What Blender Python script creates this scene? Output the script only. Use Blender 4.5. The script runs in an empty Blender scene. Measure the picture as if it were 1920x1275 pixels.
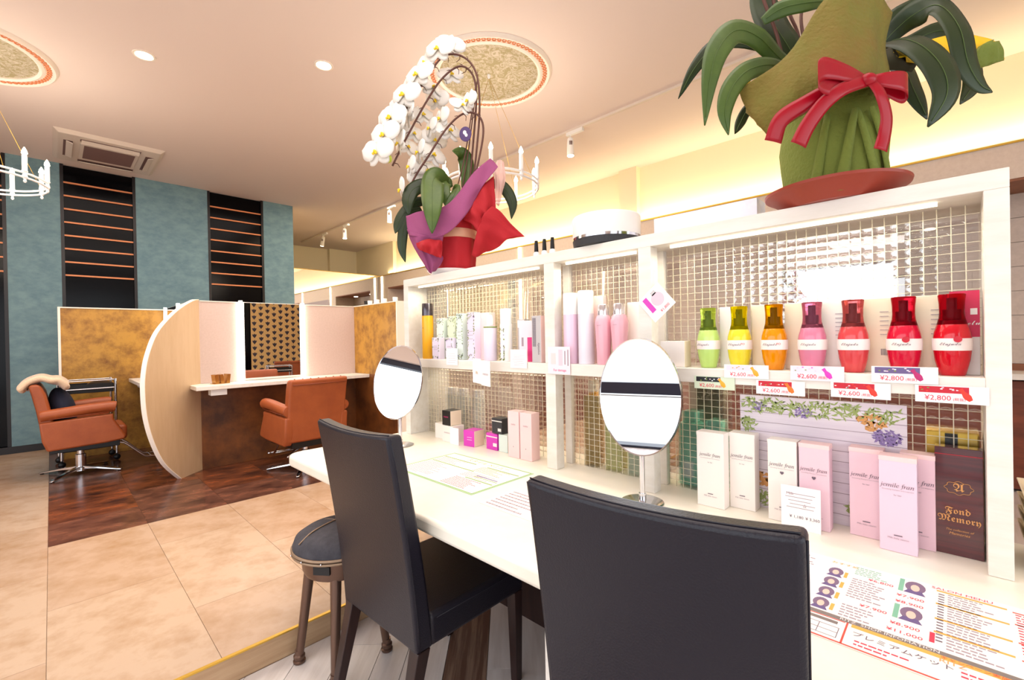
import bpy, math, random
from mathutils import Vector, Matrix
random.seed(7)
SC = bpy.context.scene
COL = SC.collection
PI = math.pi

# ---------------------------------------------------------------- camera
yaw, pitch, roll = 0.776083, -0.00497, -0.01832
Fv = Vector((math.cos(yaw)*math.cos(pitch), math.sin(yaw)*math.cos(pitch), math.sin(pitch)))
Rv = Vector((math.sin(yaw), -math.cos(yaw), 0))
Uv = Rv.cross(Fv)
R2 = Rv*math.cos(roll)+Uv*math.sin(roll)
U2 = Uv*math.cos(roll)-Rv*math.sin(roll)
cd = bpy.data.cameras.new('camera')
cam = bpy.data.objects.new('camera', cd)
COL.objects.link(cam)
cam.matrix_world = Matrix(((R2.x, U2.x, -Fv.x, 0), (R2.y, U2.y, -Fv.y, 0), (R2.z, U2.z, -Fv.z, 1.27), (0, 0, 0, 1)))
cd.sensor_width = 36
cd.lens = 849.4/1920*36
cd.clip_start = 0.02
SC.camera = cam

# ---------------------------------------------------------------- world, exposure, big lights
w = bpy.data.worlds.new('sky')
SC.world = w
w.use_nodes = True
bgn = w.node_tree.nodes['Background']
bgn.inputs['Color'].default_value = (0.90, 0.95, 1.0, 1)
bgn.inputs['Strength'].default_value = 3.2
vs = SC.view_settings
vs.view_transform = 'Standard'
vs.look = 'None'
vs.gamma = 1
vs.use_curve_mapping = False
vs.exposure = 0.0
SC.cycles.max_bounces = 10
SC.cycles.diffuse_bounces = 4
SC.cycles.transparent_max_bounces = 16
SC.cycles.caustics_reflective = False
SC.cycles.caustics_refractive = False
SC.cycles.sample_clamp_indirect = 6

def area(name, loc, sx, sy, power, color, target=None, rot=None, spread=PI, portal=False):
    l = bpy.data.lights.new(name, 'AREA')
    l.shape = 'RECTANGLE'
    l.size = sx
    l.size_y = sy
    l.energy = power
    l.color = color
    l.spread = spread
    o = bpy.data.objects.new(name, l)
    COL.objects.link(o)
    o.location = loc
    if target is not None:
        o.rotation_euler = (Vector(target)-Vector(loc)).to_track_quat('-Z', 'Y').to_euler()
    if rot:
        o.rotation_euler = rot
    if portal:
        l.cycles.is_portal = True
    return o
WARM = (1.0, 0.78, 0.52)
# sky portals in the two window walls
area('window_portal', (-2.42, 1.6, 1.5), 5.8, 2.6, 1, (1, 1, 1), rot=(0, -PI/2, 0), portal=True).data.size = 2.6
SC.objects['window_portal'].data.size_y = 5.8
area('window_portal', (0.6, -2.62, 1.5), 5.0, 2.6, 1, (1, 1, 1), rot=(PI/2, 0, 0), portal=True)
# cove strip on top of the right-hand fascia, added unseen fill lamps under the ceiling
area('cove_light', (5.17, 3.3, 2.72), 11.0, 0.10, 48, (1.0, 0.83, 0.5), rot=(PI, 0, PI/2))
area('ceiling_fill', (1.0, 4.6, 3.36), 3.2, 3.2, 66, (1.0, 0.90, 0.84), rot=(0, 0, 0))
area('ceiling_fill', (0.5, 0.9, 3.36), 2.6, 2.6, 60, (1.0, 0.92, 0.87), rot=(0, 0, 0))
area('ceiling_fill', (3.6, 5.5, 3.36), 1.2, 4.5, 75, (1.0, 0.85, 0.62), rot=(0, 0, 0))

# ---------------------------------------------------------------- helpers
def lin(c):
    c = c/255
    return c/12.92 if c <= 0.04045 else ((c+0.055)/1.055)**2.4
def rgb(r, g, b):
    return (lin(r), lin(g), lin(b), 1)

MATS = {}
def mat(name, color, rough=0.5, metal=0.0, spec=0.5, trans=0.0, ior=1.45, emit=None, es=0.0, noise=None, bump=None, coat=0.0, sheen=0.0, alpha=1.0, sss=0.0):
    """noise = (scale, colour2, low, high[, stretch]) mixes a second colour; bump = (scale, strength)"""
    m = bpy.data.materials.new(name)
    m.use_nodes = True
    nt = m.node_tree
    b = nt.nodes['Principled BSDF']
    b.inputs['Base Color'].default_value = color
    b.inputs['Roughness'].default_value = rough
    b.inputs['Metallic'].default_value = metal
    b.inputs['Specular IOR Level'].default_value = spec
    b.inputs['Transmission Weight'].default_value = trans
    b.inputs['IOR'].default_value = ior
    b.inputs['Coat Weight'].default_value = coat
    b.inputs['Sheen Weight'].default_value = sheen
    b.inputs['Alpha'].default_value = alpha
    if emit:
        b.inputs['Emission Color'].default_value = emit
        b.inputs['Emission Strength'].default_value = es
    tc = None
    if noise or bump:
        tc = nt.nodes.new('ShaderNodeTexCoord')
    if noise:
        n = nt.nodes.new('ShaderNodeTexNoise')
        n.inputs['Scale'].default_value = noise[0]
        n.inputs['Detail'].default_value = 9
        n.inputs['Roughness'].default_value = 0.65
        mp = nt.nodes.new('ShaderNodeMapping')
        if len(noise) > 4:
            mp.inputs['Scale'].default_value = noise[4]
        nt.links.new(tc.outputs['Object'], mp.inputs['Vector'])
        nt.links.new(mp.outputs['Vector'], n.inputs['Vector'])
        r = nt.nodes.new('ShaderNodeValToRGB')
        r.color_ramp.elements[0].position = noise[2]
        r.color_ramp.elements[1].position = noise[3]
        r.color_ramp.elements[0].color = color
        r.color_ramp.elements[1].color = noise[1]
        nt.links.new(n.outputs['Fac'], r.inputs['Fac'])
        nt.links.new(r.outputs['Color'], b.inputs['Base Color'])
    if bump:
        n2 = nt.nodes.new('ShaderNodeTexNoise')
        n2.inputs['Scale'].default_value = bump[0]
        n2.inputs['Detail'].default_value = 4
        bp = nt.nodes.new('ShaderNodeBump')
        bp.inputs['Strength'].default_value = bump[1]
        bp.inputs['Distance'].default_value = 0.004
        nt.links.new(tc.outputs['Object'], n2.inputs['Vector'])
        nt.links.new(n2.outputs['Fac'], bp.inputs['Height'])
        nt.links.new(bp.outputs['Normal'], b.inputs['Normal'])
    MATS[name] = m
    return m

M = {}
def mk(key, *a, **k):
    M[key] = mat(key, *a, **k)
    return M[key]

class MB:
    def __init__(s):
        s.v = []
        s.f = []
        s.uv = None
    def poly(s, pts):
        n = len(s.v)
        s.v += [tuple(p) for p in pts]
        s.f.append(tuple(range(n, n+len(pts))))
        return s
    def box(s, x0, x1, y0, y1, z0, z1):
        n = len(s.v)
        s.v += [(x0, y0, z0), (x1, y0, z0), (x1, y1, z0), (x0, y1, z0), (x0, y0, z1), (x1, y0, z1), (x1, y1, z1), (x0, y1, z1)]
        s.f += [tuple(n+i for i in q) for q in ((3, 2, 1, 0), (4, 5, 6, 7), (0, 1, 5, 4), (1, 2, 6, 5), (2, 3, 7, 6), (3, 0, 4, 7))]
        return s
    def prism(s, pts, z0, z1):
        """pts: counter-clockwise outline in xy, extruded in z"""
        n = len(s.v)
        k = len(pts)
        s.v += [(p[0], p[1], z0) for p in pts]+[(p[0], p[1], z1) for p in pts]
        s.f.append(tuple(n+i for i in reversed(range(k))))
        s.f.append(tuple(n+k+i for i in range(k)))
        for i in range(k):
            j = (i+1) % k
            s.f.append((n+i, n+j, n+k+j, n+k+i))
        return s
    def lathe(s, prof, seg=24, c=(0, 0, 0), flute=0.0, nf=0, sx=1, sy=1):
        """prof: (r, z) list from bottom to top"""
        n = len(s.v)
        for r, z in prof:
            for i in range(seg):
                a = 2*PI*i/seg
                rr = r*(1+flute*math.cos(nf*a)) if nf else r
                s.v.append((c[0]+rr*math.cos(a)*sx, c[1]+rr*math.sin(a)*sy, c[2]+z))
        for k in range(len(prof)-1):
            for i in range(seg):
                j = (i+1) % seg
                s.f.append((n+k*seg+i, n+k*seg+j, n+(k+1)*seg+j, n+(k+1)*seg+i))
        if prof[0][0] > 1e-5:
            s.f.append(tuple(n+i for i in reversed(range(seg))))
        if prof[-1][0] > 1e-5:
            s.f.append(tuple(n+(len(prof)-1)*seg+i for i in range(seg)))
        return s
    def cyl(s, r, z0, z1, c=(0, 0), seg=20, r2=None):
        return s.lathe([(r, z0), (r2 if r2 is not None else r, z1)], seg, (c[0], c[1], 0))
    def tube(s, pts, r, seg=8, closed=False):
        pts = [Vector(p) for p in pts]
        n = len(s.v)
        m = len(pts)
        rs = r if isinstance(r, (list, tuple)) else [r]*m
        prev = None
        for i, p in enumerate(pts):
            if closed:
                t = (pts[(i+1) % m]-pts[i-1]).normalized()
            else:
                t = (pts[min(i+1, m-1)]-pts[max(i-1, 0)]).normalized()
            if prev is None:
                u = t.orthogonal().normalized()
            else:
                u = (prev-t*prev.dot(t))
                u = u.normalized() if u.length > 1e-6 else t.orthogonal().normalized()
            prev = u
            v = t.cross(u)
            for k in range(seg):
                a = 2*PI*k/seg
                s.v.append(tuple(p+(u*math.cos(a)+v*math.sin(a))*rs[i]))
        for i in range(m if closed else m-1):
            i2 = (i+1) % m
            for k in range(seg):
                k2 = (k+1) % seg
                s.f.append((n+i*seg+k, n+i*seg+k2, n+i2*seg+k2, n+i2*seg+k))
        if not closed:
            s.f.append(tuple(n+i for i in reversed(range(seg))))
            s.f.append(tuple(n+(m-1)*seg+i for i in range(seg)))
        return s
    def grid(s, rows):
        n = len(s.v)
        a = len(rows)
        b = len(rows[0])
        for r in rows:
            s.v += [tuple(p) for p in r]
        for i in range(a-1):
            for j in range(b-1):
                s.f.append((n+i*b+j, n+i*b+j+1, n+(i+1)*b+j+1, n+(i+1)*b+j))
        return s
    def sphere(s, c, r, seg=12, rings=8, sc=(1, 1, 1)):
        pr = []
        for k in range(rings+1):
            t = -PI/2+PI*k/rings
            pr.append((max(r*math.cos(t), 1e-4), r*math.sin(t)))
        n = len(s.v)
        s.lathe(pr, seg)
        for i in range(n, len(s.v)):
            x, y, z = s.v[i]
            s.v[i] = (c[0]+x*sc[0], c[1]+y*sc[1], c[2]+z*sc[2])
        return s
    def xf(s, mtx):
        s.v = [tuple(mtx @ Vector(p)) for p in s.v]
        return s
    def build(s, name, m, parent=None, smooth=False, bevel=0, bseg=2, solid=0, loc=None, rot=None, kind=None, subsurf=0):
        me = bpy.data.meshes.new(name)
        me.from_pydata(s.v, [], s.f)
        me.update()
        if m is not None:
            me.materials.append(M[m] if isinstance(m, str) else m)
        if smooth:
            me.shade_smooth()
            if smooth == 'auto':
                me.set_sharp_from_angle(angle=math.radians(38))
        o = bpy.data.objects.new(name, me)
        COL.objects.link(o)
        if parent:
            o.parent = parent
        if loc:
            o.location = loc
        if rot:
            o.rotation_euler = rot
        if bevel:
            md = o.modifiers.new('bevel', 'BEVEL')
            md.width = bevel
            md.segments = bseg
            md.limit_method = 'ANGLE'
            md.angle_limit = math.radians(40)
        if solid:
            md = o.modifiers.new('solid', 'SOLIDIFY')
            md.thickness = solid
            md.offset = 0
        if subsurf:
            md = o.modifiers.new('sub', 'SUBSURF')
            md.levels = subsurf
            md.render_levels = subsurf
        if kind:
            o['kind'] = kind
        return o

def box(name, x0, x1, y0, y1, z0, z1, m, parent=None, bevel=0, **k):
    return MB().box(x0, x1, y0, y1, z0, z1).build(name, m, parent, bevel=bevel, **k)

def thing(name, label, cat, loc=(0, 0, 0), rz=0, group=None):
    o = bpy.data.objects.new(name, None)
    o.empty_display_size = 0.05
    COL.objects.link(o)
    o.location = loc
    o.rotation_euler = (0, 0, rz)
    o['label'] = label
    o['category'] = cat
    if group:
        o['group'] = group
    return o
def tag(o, label, cat, group=None):
    o['label'] = label
    o['category'] = cat
    if group:
        o['group'] = group
    return o
def struct(o, label=None):
    o['kind'] = 'structure'
    if label:
        o['label'] = label
    return o
def copy_tree(o, parent=None):
    c = o.copy()
    COL.objects.link(c)
    c.parent = parent
    for ch in list(o.children):
        copy_tree(ch, c)
    return c
def dup(o, loc, rz, label, group=None):
    c = copy_tree(o)
    c.location = loc
    c.rotation_euler = (0, 0, rz)
    c['label'] = label
    if group:
        c['group'] = group
    return c

def cr(pts, n):
    """Catmull-Rom through pts, n samples per span"""
    P = [Vector(p) for p in pts]
    P = [P[0]*2-P[1]]+P+[P[-1]*2-P[-2]]
    out = []
    for i in range(1, len(P)-2):
        for k in range(n):
            t = k/n
            a, b, c, d = P[i-1], P[i], P[i+1], P[i+2]
            out.append(0.5*((2*b)+(c-a)*t+(2*a-5*b+4*c-d)*t*t+(3*b-a-3*c+d)*t**3))
    out.append(P[-2])
    return out
def patch(rows, n=5):
    R = [cr(r, n) for r in rows]
    cols = [cr([R[i][j] for i in range(len(R))], n) for j in range(len(R[0]))]
    return [[cols[j][i] for j in range(len(cols))] for i in range(len(cols[0]))]
def ribbon(pts, width, shape, across=(1, 0, 0), cup=0.0, n=5, nw=4):
    """a strip along pts; shape(t) scales its width; cup bends it into a channel"""
    c = cr(pts, n)
    rows = []
    prev = None
    view = Vector((0, 1, 0))
    for i, p in enumerate(c):
        t = (c[min(i+1, len(c)-1)]-c[max(i-1, 0)]).normalized()
        s = t.cross(view)
        if prev is not None and s.length > 0.15 and s.normalized().dot(prev) < 0:
            s = -s
        if s.length < 0.25:
            s = prev if prev is not None else Vector(across)
        s = s.normalized()
        if prev is not None:
            s = (s*0.5+prev*0.5).normalized()
        prev = s
        nn = s.cross(t).normalized()
        wd = width*0.5*shape(i/(len(c)-1))
        rows.append([p+s*wd*k-nn*abs(wd)*cup*(1-k*k) for k in [-1+2*j/nw for j in range(nw+1)]])
    return rows

_txt = {}
def text(s, size, m, parent=None, loc=(0, 0, 0), rot=(0, 0, 0), name='lettering', align='CENTER', shear=0.0, ext=0.0, sx=1.0):
    c = bpy.data.curves.new('t', 'FONT')
    c.body = s
    c.size = size
    c.align_x = align
    c.align_y = 'CENTER'
    c.shear = shear
    c.extrude = ext
    c.resolution_u = 2
    t = bpy.data.objects.new('t', c)
    COL.objects.link(t)
    bpy.context.view_layer.update()
    dg = bpy.context.evaluated_depsgraph_get()
    me = bpy.data.meshes.new_from_object(t.evaluated_get(dg))
    bpy.data.objects.remove(t)
    me.materials.clear()
    me.materials.append(M[m] if isinstance(m, str) else m)
    o = bpy.data.objects.new(name, me)
    COL.objects.link(o)
    o.parent = parent
    o.location = loc
    o.rotation_euler = rot
    o.scale = (sx, 1, 1)
    return o
# text on a face that looks towards -X (reader looks along +X, right-hand side is -Y)
FX = (PI/2, 0, -PI/2)

# ---------------------------------------------------------------- materials
mk('ceiling', rgb(238, 222, 214), 0.85)
mk('wallcream', rgb(250, 238, 206), 0.8)
mk('fascia', rgb(214, 196, 182), 0.6, noise=(30, rgb(224, 208, 194), 0.3, 0.7))
mk('teal', rgb(104, 136, 148), 0.75, noise=(9, rgb(124, 156, 164), 0.35, 0.65, (1, 1, 1.6)), bump=(220, 0.5))
mk('blackglass', rgb(4, 4, 7), 0.15, spec=0.15)
mk('blackframe', rgb(24, 18, 20), 0.35)
mk('navyframe', rgb(36, 38, 56), 0.4)
mk('copper', rgb(214, 134, 88), 0.4, metal=0.25)
mk('whitewood', rgb(238, 232, 224), 0.45, noise=(26, rgb(226, 218, 206), 0.4, 0.75, (1, 0.15, 1)))
mk('whitetop', rgb(248, 242, 228), 0.28, noise=(3, rgb(243, 234, 215), 0.4, 0.7), spec=0.5)
mk('whiteplastic', rgb(240, 238, 235), 0.35)
mk('chrome', rgb(215, 215, 220), 0.12, metal=1)
mk('steel', rgb(170, 170, 172), 0.3, metal=1)
mk('mirror', rgb(245, 247, 250), 0.0, metal=1)
mk('blackleather', rgb(24, 21, 32), 0.36, spec=0.45, bump=(260, 0.25))
mk('darkwood', rgb(52, 30, 26), 0.4, noise=(18, rgb(36, 20, 18), 0.4, 0.6, (1, 1, 0.1)))
mk('tan', rgb(164, 84, 44), 0.38, bump=(160, 0.3), noise=(5, rgb(148, 72, 38), 0.4, 0.7))
mk('tandark', rgb(128, 58, 30), 0.5)
mk('tile_beige', rgb(192, 164, 140), 0.27, noise=(5, rgb(168, 134, 100), 0.42, 0.72), bump=(30, 0.08))
mk('tile_beige2', rgb(197, 171, 147), 0.27, noise=(6, rgb(172, 138, 106), 0.45, 0.75), bump=(30, 0.08))
mk('rust', rgb(50, 30, 26), 0.22, noise=(3.2, rgb(158, 88, 52), 0.38, 0.68, (1, 1.9, 1)), bump=(30, 0.08))
mk('rust2', rgb(60, 38, 34), 0.22, noise=(3.6, rgb(140, 92, 72), 0.38, 0.70, (1, 1.8, 1)), bump=(30, 0.08))
mk('riser', rgb(190, 158, 124), 0.5, noise=(14, rgb(168, 134, 100), 0.4, 0.7, (0.2, 1, 3)))
mk('brass', rgb(214, 172, 70), 0.3, metal=0.7)
mk('plank', rgb(214, 206, 204), 0.45, noise=(10, rgb(188, 176, 172), 0.4, 0.72, (0.12, 1.6, 1)))
mk('plank2', rgb(222, 214, 210), 0.45, noise=(12, rgb(200, 190, 184), 0.42, 0.72, (0.12, 1.6, 1)))
mk('plank_brown', rgb(96, 68, 56), 0.45, noise=(12, rgb(140, 114, 98), 0.46, 0.62, (0.12, 2.2, 1)))
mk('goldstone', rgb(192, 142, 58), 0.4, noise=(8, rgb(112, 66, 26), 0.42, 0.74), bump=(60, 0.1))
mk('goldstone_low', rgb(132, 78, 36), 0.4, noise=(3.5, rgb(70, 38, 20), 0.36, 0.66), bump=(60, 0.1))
mk('pinkpanel', rgb(212, 190, 182), 0.55, noise=(60, rgb(204, 182, 172), 0.4, 0.7))
mk('creampanel', rgb(206, 178, 144), 0.5, noise=(18, rgb(198, 168, 132), 0.4, 0.7, (1, 1, 0.15)))
mk('white_edge', rgb(250, 240, 228), 0.4)
mk('led', rgb(255, 240, 205), 0.5, emit=(1.0, 0.83, 0.55, 1), es=9)
mk('led_tube', rgb(255, 248, 230), 0.5, emit=(1.0, 0.92, 0.72, 1), es=2.6)
mk('led_added', rgb(255, 244, 220), 0.5, emit=(1.0, 0.9, 0.7, 1), es=1.5)
mk('led_white', rgb(255, 250, 240), 0.5, emit=(1.0, 0.93, 0.78, 1), es=8)
mk('bulb', rgb(255, 240, 200), 0.5, emit=(1.0, 0.82, 0.50, 1), es=30)
mk('goldfoil', rgb(200, 150, 80), 0.25, metal=0.9)
mk('black', rgb(16, 15, 18), 0.4)
mk('charcoal', rgb(52, 52, 56), 0.6, bump=(300, 0.4))
mk('greyfabric', rgb(58, 56, 62), 0.85, noise=(20, rgb(76, 74, 80), 0.4, 0.7), bump=(400, 0.5))
mk('darkgrille', rgb(120, 92, 88), 0.6)
mk('towel', rgb(226, 198, 168), 0.95, bump=(120, 1.0), sheen=0.4)
mk('navy', rgb(30, 33, 52), 0.9, bump=(250, 0.5))
mk('brownwall', rgb(136, 74, 54), 0.5, noise=(12, rgb(96, 50, 38), 0.4, 0.7, (1, 0.2, 1)))
mk('tanwood', rgb(150, 96, 66), 0.5, noise=(12, rgb(130, 78, 52), 0.4, 0.7, (1, 1, 0.15)))
mk('walltile', rgb(206, 190, 178), 0.35, noise=(20, rgb(194, 178, 166), 0.4, 0.7))
mk('bronze', rgb(108, 84, 72), 0.35, metal=0.7)
mk('bronze_rim', rgb(150, 126, 104), 0.4, metal=0.5)
mk('ac_white', rgb(226, 212, 200), 0.45)
mk('cream_card', rgb(240, 218, 184), 0.7)
mk('ground', rgb(190, 190, 186), 0.9)

def damask(key, base, motif, scale, thr=0.5):
    m = mat(key, base, 0.6)
    nt = m.node_tree
    tc = nt.nodes.new('ShaderNodeTexCoord')
    mp = nt.nodes.new('ShaderNodeMapping')
    mp.inputs['Scale'].default_value = (scale, scale, scale)
    n = nt.nodes.new('ShaderNodeTexNoise')
    n.inputs['Scale'].default_value = 1.5
    n.inputs['Detail'].default_value = 1.5
    n.inputs['Distortion'].default_value = 2.2
    r = nt.nodes.new('ShaderNodeValToRGB')
    r.color_ramp.elements[0].position = thr-0.03
    r.color_ramp.elements[1].position = thr+0.03
    r.color_ramp.elements[0].color = base
    r.color_ramp.elements[1].color = motif
    e = r.color_ramp.elements.new(thr+0.10)
    e.color = base
    e2 = r.color_ramp.elements.new(thr+0.16)
    e2.color = motif
    nt.links.new(tc.outputs['Object'], mp.inputs['Vector'])
    nt.links.new(mp.outputs['Vector'], n.inputs['Vector'])
    nt.links.new(n.outputs['Fac'], r.inputs['Fac'])
    nt.links.new(r.outputs['Color'], nt.nodes['Principled BSDF'].inputs['Base Color'])
    M[key] = m
damask('damask', rgb(168, 156, 118), rgb(206, 196, 178), 9, 0.47)

# ---------------------------------------------------------------- structure: floors
def clip(poly, a, b, c):
    """keep the part of poly where a*x+b*y<=c"""
    out = []
    for i in range(len(poly)):
        p, q = poly[i], poly[(i+1) % len(poly)]
        dp, dq = a*p[0]+b*p[1]-c, a*q[0]+b*q[1]-c
        if dp <= 0:
            out.append(p)
        if (dp < 0 < dq) or (dq < 0 < dp):
            t = dp/(dp-dq)
            out.append((p[0]+(q[0]-p[0])*t, p[1]+(q[1]-p[1])*t))
    return out
fl = struct(box('floor', -2.6, 5.7, -2.8, 1.944, -0.06, -0.008, 'plank'), 'lower floor of pale diagonal planks')
s2 = 2**-0.5
edges = [-1.36]
cuts = [-1.18, -1.02, -0.865, -0.70, -0.545, -0.43, -0.268, -0.103, 0.007, 0.17, 0.33, 0.49, 0.66, 0.82, 0.98, 1.15, 1.31, 1.47, 1.64, 1.80, 1.96, 2.12]
for i, pr in enumerate(zip([-1.36]+cuts[:-1], cuts)):
    p0, p1 = pr
    q = -1.5+0.37*((i*5) % 7)/7*3
    while q < 4.5:
        ln = 1.22
        g = 0.0012
        c4 = [(q+g, p0+g), (q+ln-g, p0+g), (q+ln-g, p1-g), (q+g, p1-g)]
        poly = [((u*s2+v*s2), (u*s2-v*s2)) for u, v in c4][::-1]
        for a, b, c in ((0, 1, 1.940), (0, -1, 0.6), (1, 0, 3.2), (-1, 0, 0.6)):
            if poly:
                poly = clip(poly, a, b, c)
        if len(poly) > 2:
            A = sum(poly[k][0]*poly[(k+1) % len(poly)][1]-poly[(k+1) % len(poly)][0]*poly[k][1] for k in range(len(poly)))/2
            if A > 0.004:
                mm = 'plank_brown' if (abs(p0+0.268) < 0.01) else ('plank' if (i+int(q*3)) % 2 else 'plank2')
                cx = sum(v[0] for v in poly)/len(poly)
                cy = sum(v[1] for v in poly)/len(poly)
                cs, sn = math.cos(-PI/4), math.sin(-PI/4)
                loc = [((v[0]-cx)*cs-(v[1]-cy)*sn, (v[0]-cx)*sn+(v[1]-cy)*cs) for v in poly]
                MB().prism(loc, -0.008, 0.0).build('plank', mm, fl, loc=(cx, cy, 0), rot=(0, 0, PI/4))
        q += ln
fr = struct(box('floor', -2.6, 5.7, 1.955, 10.5, -0.06, 0.094, 'tile_beige2'), 'raised floor of beige and rust tiles')
tiles = {}
def tile(x0, x1, y0, y1, m):
    key = (round(x1-x0, 3), round(y1-y0, 3), m)
    if key not in tiles:
        g = 0.0009
        o = box('tile', g, x1-x0-g, g, y1-y0-g, 0, 0.006, m, fr)
        tiles[key] = o.data
        o.location = (x0, y0, 0.094)
    else:
        o = bpy.data.objects.new('tile', tiles[key])
        COL.objects.link(o)
        o.parent = fr
        o.location = (x0, y0, 0.094)
for ix in range(-5, 12):
    x0 = -0.03+ix*0.457
    off = 0.0 if ix % 2 == 0 else -0.457
    y = 1.957
    nxt = y+0.914+off if off == 0 else y+0.457
    lim = 3.785 if ix >= 0 else 7.38
    k = 0
    while y < lim-0.01:
        y1 = min(nxt, lim)
        tile(x0, x0+0.457, y, y1, 'tile_beige' if (ix+k) % 2 else 'tile_beige2')
        y = y1
        nxt += 0.914
        k += 1
    if ix >= 0:
        y = 3.785
        nxt = y+(0.914 if ix % 2 else 0.457)
        lim = 7.38 if x0 < 2.4 else 9.08
        while y < lim-0.01:
            y1 = min(nxt, lim)
            tile(x0, x0+0.457, y, y1, 'rust' if (ix+k) % 2 else 'rust2')
            y = y1
            nxt += 0.914
            k += 1
struct(box('trim_1', -2.4, 5.6, 1.944, 1.955, 0, 0.096, 'riser'), 'wood-look riser of the floor step')
struct(box('trim_2', -2.4, 5.6, 1.942, 1.957, 0.096, 0.1015, 'brass'), 'brass nosing on the floor step')

# ---------------------------------------------------------------- structure: ceiling and walls
ZC = 3.39
struct(box('ceiling', -2.7, 5.7, -2.9, 10.6, ZC, ZC+0.1, 'ceiling'))
# back wall with teal fields, black glass columns and copper strips
wb = struct(box('wall_back', -2.6, 2.69, 7.46, 7.6, 0.0, ZC, 'blackframe'))
for x0, x1 in ((-1.75, -1.05), (-0.315, 0.105), (0.785, 1.555), (2.265, 2.69)):
    box('teal_panel', x0, x1, 7.40, 7.46, 0.176, ZC, 'teal', wb)
box('return_panel', 2.69, 2.70, 7.46, 10.5, 0.1, ZC, 'wallcream', wb)
for ci, (x0, x1) in enumerate(((-2.6, -1.75), (-1.05, -0.315), (0.105, 0.785), (1.555, 2.265))):
    box('black_glass', x0+0.03, x1-0.03, 7.435, 7.46, 0.11, ZC-0.01, 'blackglass', wb)
    box('column_frame', x0, x0+0.03, 7.398, 7.46, 0.11, ZC-0.002, 'blackframe', wb)
    box('column_frame', x1-0.03, x1, 7.398, 7.46, 0.11, ZC-0.002, 'blackframe', wb)
    for k in range(8):
        z = 3.183-0.155*k
        box('copper_strip', x0+0.03, x1-0.03, 7.415, 7.436, z-0.009, z+0.009, 'copper', wb)
struct(box('baseboard_back', -1.75, 2.69, 7.385, 7.40, 0.1, 0.176, 'blackframe'))
# far room, mirror wall
struct(box('wall_far', 2.69, 5.4, 10.35, 10.5, 0.0, ZC, 'wallcream'))
struct(box('trim_3', 4.52, 5.25, 10.25, 10.35, 0.1, ZC, 'wallcream'), 'boxed-in pillar in the far corner')
wm = struct(box('wall_end', 2.70, 5.1, 9.12, 9.2, 0.1, 2.68, 'fascia'))
box('mirror', 2.70, 5.1, 9.105, 9.12, 1.0, 2.685, 'mirror', wm)
box('edge_strip', 2.70, 5.1, 9.10, 9.2, 2.685, 2.695, 'brass', wm)
# right wall
wr = struct(box('wall_right', 5.25, 5.4, -2.8, 10.5, 2.402, ZC, 'wallcream'))
box('pillar', 5.17, 5.25, 2.84, 3.09, 2.68, ZC, 'wallcream', wr)
box('pillar', 5.17, 5.25, 8.6, 10.35, 2.7, ZC, 'wallcream', wr)
box('wall_section', 5.25, 5.4, 9.1, 10.35, 0.1, 2.402, 'wallcream', wr)
box('wall_base', 5.6, 5.75, -2.8, 10.5, 0.0, 2.4, 'fascia', wr)
tf = struct(box('trim_4', 5.1, 5.25, -2.8, 9.1, 2.40, 2.665, 'fascia'), 'pale fascia along the right wall')
box('edge_strip', 5.09, 5.25, -2.8, 9.1, 2.665, 2.68, 'brass', tf)
box('soffit', 5.105, 5.6, -2.8, 9.1, 2.38, 2.40, 'tanwood', tf)
def pier(y0, y1):
    p = box('pier', 5.1, 5.6, y0, y1, 0.1 if y0 > 1.95 else 0.0, 2.40, 'fascia', wr)
    return p
pier(8.72, 9.1)
pier(4.55, 6.95)
pier(2.75, 3.0)
pier(-2.75, -1.3)
for y in (8.95, 6.66, 4.80):
    box('light_strip', 5.085, 5.1, y-0.025, y+0.025, 1.0, 2.66, 'led', wr)
box('mirror', 5.09, 5.1, 4.9, 6.56, 1.1, 2.35, 'mirror', wr)
# tiled recesses: brown splash wall low, tiles above
for ya, yb in ((-1.3, 2.75), (3.0, 4.55), (6.95, 8.72)):
    z = 0.98
    r = 0
    while z < 2.36:
        h = min(0.2, 2.38-z)
        y = ya+(0 if r % 2 else -0.2)
        while y < yb:
            a, b = max(y, ya), min(y+0.6, yb)
            if b-a > 0.03:
                box('tile', 5.58, 5.6, a+0.002, b-0.002, z+0.002, z+h-0.002, 'walltile', wr)
            y += 0.6
        z += 0.2
        r += 1
    cb = box('wall_panel', 5.25, 5.6, ya, yb, 0.02, 0.86, 'brownwall', wr)
    box('ledge', 5.12, 5.6, ya, yb, 0.88, 0.925, 'whitewood', wr)
    box('back_panel', 5.56, 5.6, ya, yb, 0.925, 0.98, 'tanwood', wr)
for y in (0.2, 1.6, 3.8, 7.4, 8.2):
    MB().cyl(0.05, 2.372, 2.38, (5.42, y)).build('downlight', 'led_white', wr, smooth='auto')
# mirror on the right wall opposite the street windows
fm = box('mirror_frame', 5.06, 5.10, 0.35, 1.25, 1.38, 2.3, 'whitewood', wr)
box('mirror_glass', 5.05, 5.062, 0.38, 1.22, 1.41, 2.27, 'mirror', fm)
box('bracket', 5.10, 5.58, 0.7, 0.9, 1.7, 1.9, 'whitewood', wr)

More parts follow.
